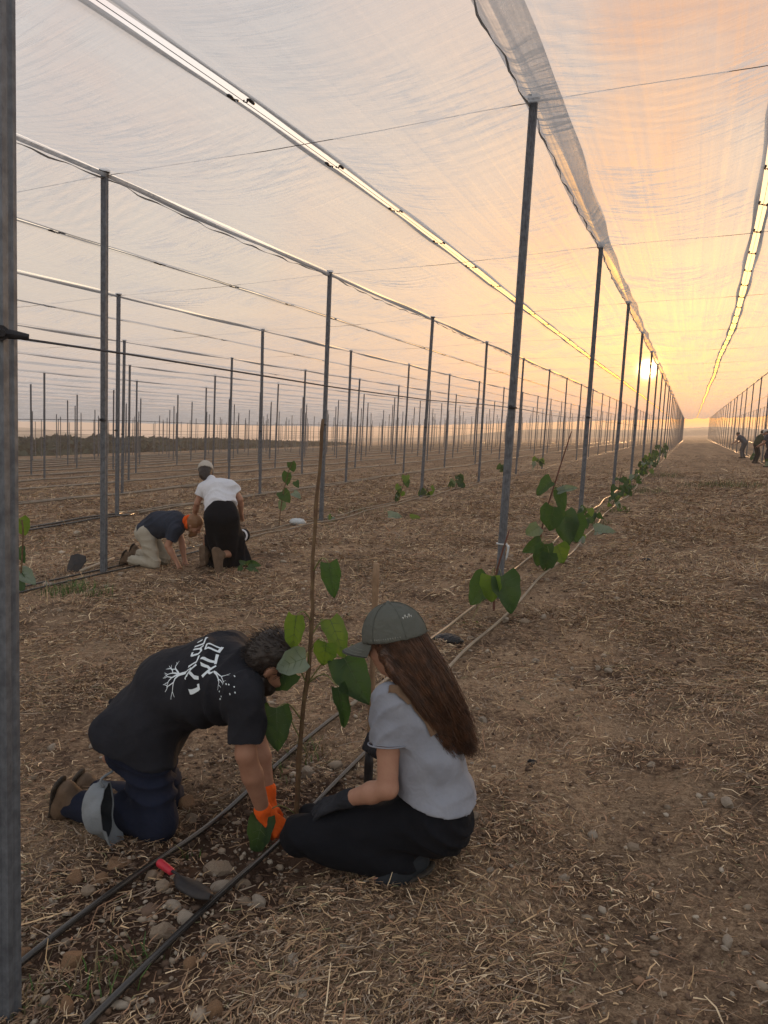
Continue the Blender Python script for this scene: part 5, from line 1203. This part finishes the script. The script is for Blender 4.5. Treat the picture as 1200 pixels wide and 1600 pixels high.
def build_spade():
    h0, h1 = gpt(126, 892, .03), gpt(178, 872, .05); root = empty('spade', tuple(map(float, gpt(115, 893)))); tag(root, 'short spade with black pointed blade and pale handle lying behind the left post', 'spade')
    MB().tube([lerp(h0, h1, t) for t in np.linspace(0, 1, 6)], [.018]*5+[.014], 10).build('handle', principled('pale_ash_wood', (.42, .36, .28), .7), root)
    c = at(113, 883, h0[1]); ur = unit(at(133, 883, h0[1])-c); uu = V(0, 0, 1); sc = np.linalg.norm(at(133, 883, h0[1])-c)/20
    out = [(-11, 11), (-2, 13), (12, 10), (15, 4), (9, -7), (-1, -13), (-9, -12), (-12, -2)]; G = []
    ring = [c+ur*x*sc+uu*y*sc+V(0, .10*(y+13)/26, 0) for x, y in out]; ring2 = [p+V(0, .012, 0) for p in ring]; cen = c+V(0, -.02+.05, 0); n = len(out)
    v = ring+ring2+[cen, cen+V(0, .012, 0)]; f = [(i, (i+1) % n, 2*n) for i in range(n)]+[(n+(i+1) % n, n+i, 2*n+1) for i in range(n)]+[((i+1) % n, i, n+i, n+(i+1) % n) for i in range(n)]
    o = MB().put(v, f).build('blade', M_['iron'], root, False); o.location.z += .0
build_spade()
def build_hung_cap():
    c = at(150, 1268, 2.36); root = empty('grey_cap', tuple(map(float, c-V(0, 0, .1)))); tag(root, 'faded grey cap hanging against the kneeling man\'s calf, opening to the right', 'cap')
    ax = unit(V(.93, .30, .10)); up = unit(V(.22, .1, 1.)-ax*(V(.22, .1, 1.)@ax)); sd = np.cross(ax, up); n, m = 28, 9
    def bowl(k):
        G = np.zeros((m, n+1, 3))
        for i, t in enumerate(np.linspace(.04, 1, m)):
            for j in range(n+1):
                a = 2*math.pi*j/n; r = math.sin(t*math.pi*.52)*k; dp = -math.cos(t*math.pi*.5)*.10*k+.045
                wob = 1+.10*math.sin(3*a+t*4)+.06*math.sin(7*a+t*6)+.08*math.sin(2*a+1+t*2)
                G[i, j] = c+ax*dp+(up*math.cos(a)*.105+sd*math.sin(a)*.062)*r*wob
        return G
    A, B = bowl(1.), bowl(.955); MB().grid(A).build('crown', M_['capgrey'], root); MB().grid(B).build('lining', M_['lining'], root)
    rim = MB().tube([lerp(A[-1, j], B[-1, j], .5) for j in range(n+1)], .0035, 6, False); rim.build('rim', M_['capgrey'], root)
    G = np.zeros((11, 7, 3)); G2 = np.zeros((11, 7, 3))
    for i, a in enumerate(np.linspace(math.pi-1.15, math.pi+1.15, 11)):
        p = c+ax*.045+(up*math.cos(a)*.105+sd*math.sin(a)*.062)*math.sin(.52*math.pi); o = unit(up*math.cos(a)*.6-up*.8+ax*.55+sd*math.sin(a)*.5)
        e = .095*max(.12, math.cos((a-math.pi)*1.25))
        for j, t in enumerate(np.linspace(0, 1, 7)): G[i, j] = p+o*e*t+ax*.012*t*t; G2[i, j] = G[i, j]-ax*.003
    b = MB().grid(G); k = len(b.v); b.grid(G2); b.build('brim', M_['capgrey'], root)
    MB().tube(curve_pts([c+ax*.04+up*.10, c+ax*.03+up*.13, at(176, 1205, 2.42)], 8), .005, 6).build('strap', M_['capgrey'], root)
build_hung_cap()
def crumple(name, px, py, r, mat, label, cat, flat=.5, Y=0, seed=1):
    g = gpt(px, py); sc = (g-CC)@CF/FPX; R = V(r[0]*sc, r[0]*sc*.7, r[1]*sc); c = g+V(0, 0, R[2]*.7)
    v, f = sdf([(ell(c, np.eye(3), R), 0)], max(.006, min(R)*.12), disp=lambda v, N: .30*min(R)*n3((v-c)/min(R)*1.5+seed)+.18*min(R)*n3((v-c)/min(R)*4+seed))
    return tag(mesh(name, v, f, mat), label, cat)
plw = principled('white_plastic', (.55, .58, .60), .45, 0, (20., (.38, .42, .44), .7)); plb = principled('black_plastic_film', (.012, .012, .014), .35)
crumple('plastic_bag', 465, 820, (13, 6), plw, 'crumpled white plastic bag lying on the hoses one row over', 'bag', seed=5)
crumple('plant_pot', 700, 1006, (24, 9), plb, 'crushed black plastic nursery pot beside the hose behind the cap', 'plant pot', seed=8)
crumple('plastic_scrap', 1010, 878, (7, 4), plb, 'small black plastic scrap lying alone in the aisle', 'scrap', seed=11)
crumple('plastic_scrap', 831, 1194, (8, 5), plb, 'black scrap in the straw right of the squatting woman', 'scrap', seed=12)
def build_bundle():
    g = gpt(380, 846); root = empty('shoulder_bag', tuple(map(float, g))); tag(root, 'small round black bag with white edge peeking out beside the skirt', 'bag')
    v, f = sdf([(ell(g+V(-.02, .05, .09), np.eye(3), (.10, .07, .10)), 0)], .01, disp=lambda v, N: .01*n3(v*18)); mesh('pouch', v, f, M_['black'], root)
    MB().tube([g+V(-.02+.085*math.cos(t), -.005, .09+.085*math.sin(t)) for t in np.linspace(-1.2, 1.6, 14)], .014, 8).build('piping', M_['tee_white'], root)
build_bundle()
for px, py, W, m, lab in [(616, 806, 20, lp, 'pale fallen leaf lying on straw in the mid distance'), (648, 808, 14, ly, 'yellow fallen leaf next to a pale one'), (945, 830, 30, lp, 'pale grey fallen leaf beside the hoses of the aisle row')]:
    g = gpt(px, py, .05); sc = (g-CC)@CF/FPX; r = empty('fallen_leaf', tuple(map(float, gpt(px, py)))); tag(r, lab, 'leaf'); leaf(g-V(W*sc*.5, 0, .02), g+V(W*sc*.6, .05, .0), W*sc*.9, V(0, -.8, .7), M_[m], r); 
    MB().tube([g-V(W*sc*.9, .02, .035), g-V(W*sc*.5, 0, .02)], .003, 5).build('petiole', M_['petiole'], r)
# plastic tie on the nearest aisle post, and black tie on the sapling
P_ = V(row_x(0), post_y(1), float(plane(row_x(0), post_y(1)))); h = .52
tg = empty('tie_tape', tuple(P_+V(0, 0, h))); tag(tg, 'white tie tape round the nearest aisle post with a hanging end', 'tape')
MB().tube([P_+V(.05*math.cos(t), .042*math.sin(t), h) for t in np.linspace(0, 6.28, 20)], .008, 6, False).build('loop', plw, tg)
MB().tube(curve_pts([P_+V(.05, -.02, h), P_+V(.075, -.04, h-.03), P_+V(.06, -.05, h-.15)], 8), [.006, .010, .014, .014, .012, .012, .010, .006], 5).build('tail', plw, tg)

# ------------------------------------------------------------------ stones
def stone_mesh(seed):
    v, f = ico(); v = [tuple(p) for p in v]; f = [tuple(x) for x in f]
    for _ in range(2):
        mid = {}; nf = []
        def mp(a, b):
            k = (min(a, b), max(a, b))
            if k not in mid: mid[k] = len(v); v.append(tuple(unit(lerp(v[a], v[b], .5))))
            return mid[k]
        for a, b, c in f: x, y, z = mp(a, b), mp(b, c), mp(c, a); nf += [(a, x, z), (b, y, x), (c, z, y), (x, y, z)]
        f = nf
    P = np.array(v); rs = np.random.default_rng(seed)
    for _ in range(9):      # knock flat faces off it
        n = unit(rs.normal(0, 1, 3)); d = rs.uniform(.55, .9); ex = np.clip(P@n-d, 0, None); P = P-n*ex[:, None]
    P = P*(1+.22*n3(P*1.6+seed)[:, None]+.08*n3(P*5+seed)[:, None]); return P, f
SM = []
for i, mt in enumerate(['stone', 'stone_rust', 'stone_pale']*2):
    P, f = stone_mesh(i+3); me = bpy.data.meshes.new('stone'); me.from_pydata([tuple(p) for p in P], [], f); me.materials.append(M_[mt]); me.update(); SM.append(me)
A_, B_, C_ = 'stones dug up by the hoses', 'stones on the open field', None
st = [(120, 1376, 34, 30, 1, 'ochre block of stone below the hanging grey cap'), (155, 1376, 30, 24, 1, 'ochre stone just right of another below the grey cap'), (182, 1352, 42, 18, 1, 'flat ochre stone by the kneeling man\'s knee'), (140, 1392, 30, 16, 0, 'low grey-brown stone under the pair of ochre stones'),
      (237, 1372, 28, 20, 0, 'small grey stone left of the red trowel handle'), (255, 1386, 30, 24, 0, 'stone touching the lower side of the trowel handle'), (270, 1418, 30, 20, 2, 'pale broken stone at the tip side of the trowel'), (292, 1436, 36, 20, 2, 'long pale stone below the trowel blade'),
      (345, 1360, 54, 30, 0, 'large rounded stone above the trowel in dug soil'), (345, 1390, 38, 24, 2, 'pale flat stone under the large rounded one'), (380, 1384, 30, 16, 0, 'small stone touching the right hose near the trowel'), (382, 1411, 26, 22, 0, 'left of two stones right of the hose'), (402, 1414, 32, 26, 2, 'right of two stones right of the hose'),
      (255, 1458, 44, 34, 0, 'rounded tan stone alone between the hoses'), (340, 1478, 42, 28, 0, 'tan stone right of the right hose near the bottom'), (299, 1510, 26, 30, 1, 'upright ochre stone right of the hose near the bottom'), (107, 1508, 40, 50, 1, 'tall rough stone left of the hoses near the bottom'),
      (102, 1576, 34, 34, 1, 'reddish stone in the bottom left corner'), (335, 1584, 34, 40, 1, 'blocky stone at the bottom edge'), (459, 1502, 24, 20, 2, 'single white stone in dark soil near the bottom'), (470, 1560, 28, 20, 2, 'pale stone near the bottom edge, centre'), (35, 1494, 36, 24, 1, 'ochre stone beside the foot of the left post'),
      (242, 1496, 30, 28, 0, 'dull stone partly under the right hose'), (480, 1212, 30, 28, 2, 'cream rounded stone behind the base of the sapling'), (293, 1258, 34, 26, 1, 'brown stone in front of the kneeling man\'s thigh'), (300, 1280, 30, 22, 0, 'stone beside the left hose in front of the knee'),
      (1137, 1258, 30, 22, 2, 'pale stone near the right edge'), (925, 1308, 22, 20, 2, 'small white stone in bare soil right of the woman'), (991, 1325, 24, 16, 0, 'tan stone right of a small white one'), (882, 1376, 22, 18, 2, 'pale stone with straw beside it'), (1137, 1475, 28, 22, 2, 'pale stone at the lower right'),
      (742, 1276, 26, 18, 0, 'stone right behind the squatting woman\'s seat'), (755, 1128, 22, 14, 2, 'flat pale stone right of the auburn hair'), (850, 966, 14, 12, 2, 'white stone right of the low broad-leaved sapling'), (790, 970, 18, 10, 2, 'left of two stones under the broad leaves'), (820, 972, 22, 12, 0, 'grey stone under the broad leaves'),
      (80, 1170, 18, 12, 2, 'small pale stone near the left post'), (145, 1166, 16, 10, 2, 'small pale stone behind the kneeling man'), (590, 1020, 34, 12, 2, 'flat pale stone behind the cap brim'), (75, 915, 22, 10, 2, 'pale stone among weeds behind the left post'), (100, 915, 18, 9, 2, 'second pale stone among weeds behind the left post'), (165, 918, 14, 8, 2, 'pale stone at the base of the post by the spade')]
for i in range(20):
    st.append((random.uniform(660, 1190), random.uniform(850, 1590), random.uniform(9, 17), random.uniform(7, 12), random.choice([0, 2, 2]), None))
for i in range(14):
    st.append((random.uniform(40, 600), random.choice([random.uniform(840, 1000), random.uniform(1330, 1590)]), random.uniform(9, 18), random.uniform(7, 13), random.choice([0, 0, 1, 2]), None))
for i, (px, py, w, h, k, lab) in enumerate(st):
    g = gpt(px, py); sc = (g-CC)@CF/FPX; o = link('stone', SM[k+3*(i % 2)]); o.scale = (w*sc*.48, w*sc*.48*random.uniform(.7, 1.), h*sc*.55); o.location = g+V(0, 0, h*sc*.02); o.rotation_euler = (random.gauss(0, .2), random.gauss(0, .2), random.uniform(0, 6.28))
    if lab is None: lab, gr = (('small pale stone in the straw on the right half of the field', B_) if px > 640 else ('small stone in the soil or straw on the left half', A_))
    else: gr = None
    tag(o, lab, 'stone', gr)
# ------------------------------------------------------------------ air
def build_haze():
    m = bpy.data.materials.new('haze'); m.use_nodes = True; t = NT(m.node_tree)
    vol = t('ShaderNodeVolumePrincipled', {'Color': (.95, .90, .86, 1), 'Density': HAZE, 'Anisotropy': .35})
    o = t('ShaderNodeOutputMaterial'); t.t.links.new(vol.outputs[0], o.inputs['Volume'])
    b = MB().box((-100, 430, -22.), (640, 0, 0), (0, 500, 0), (0, 0, 32.)); tag(b.build('haze', m, None, False), 'thin warm evening haze filling the air', 'haze', kind='stuff')
HAZE = .0019
build_haze()
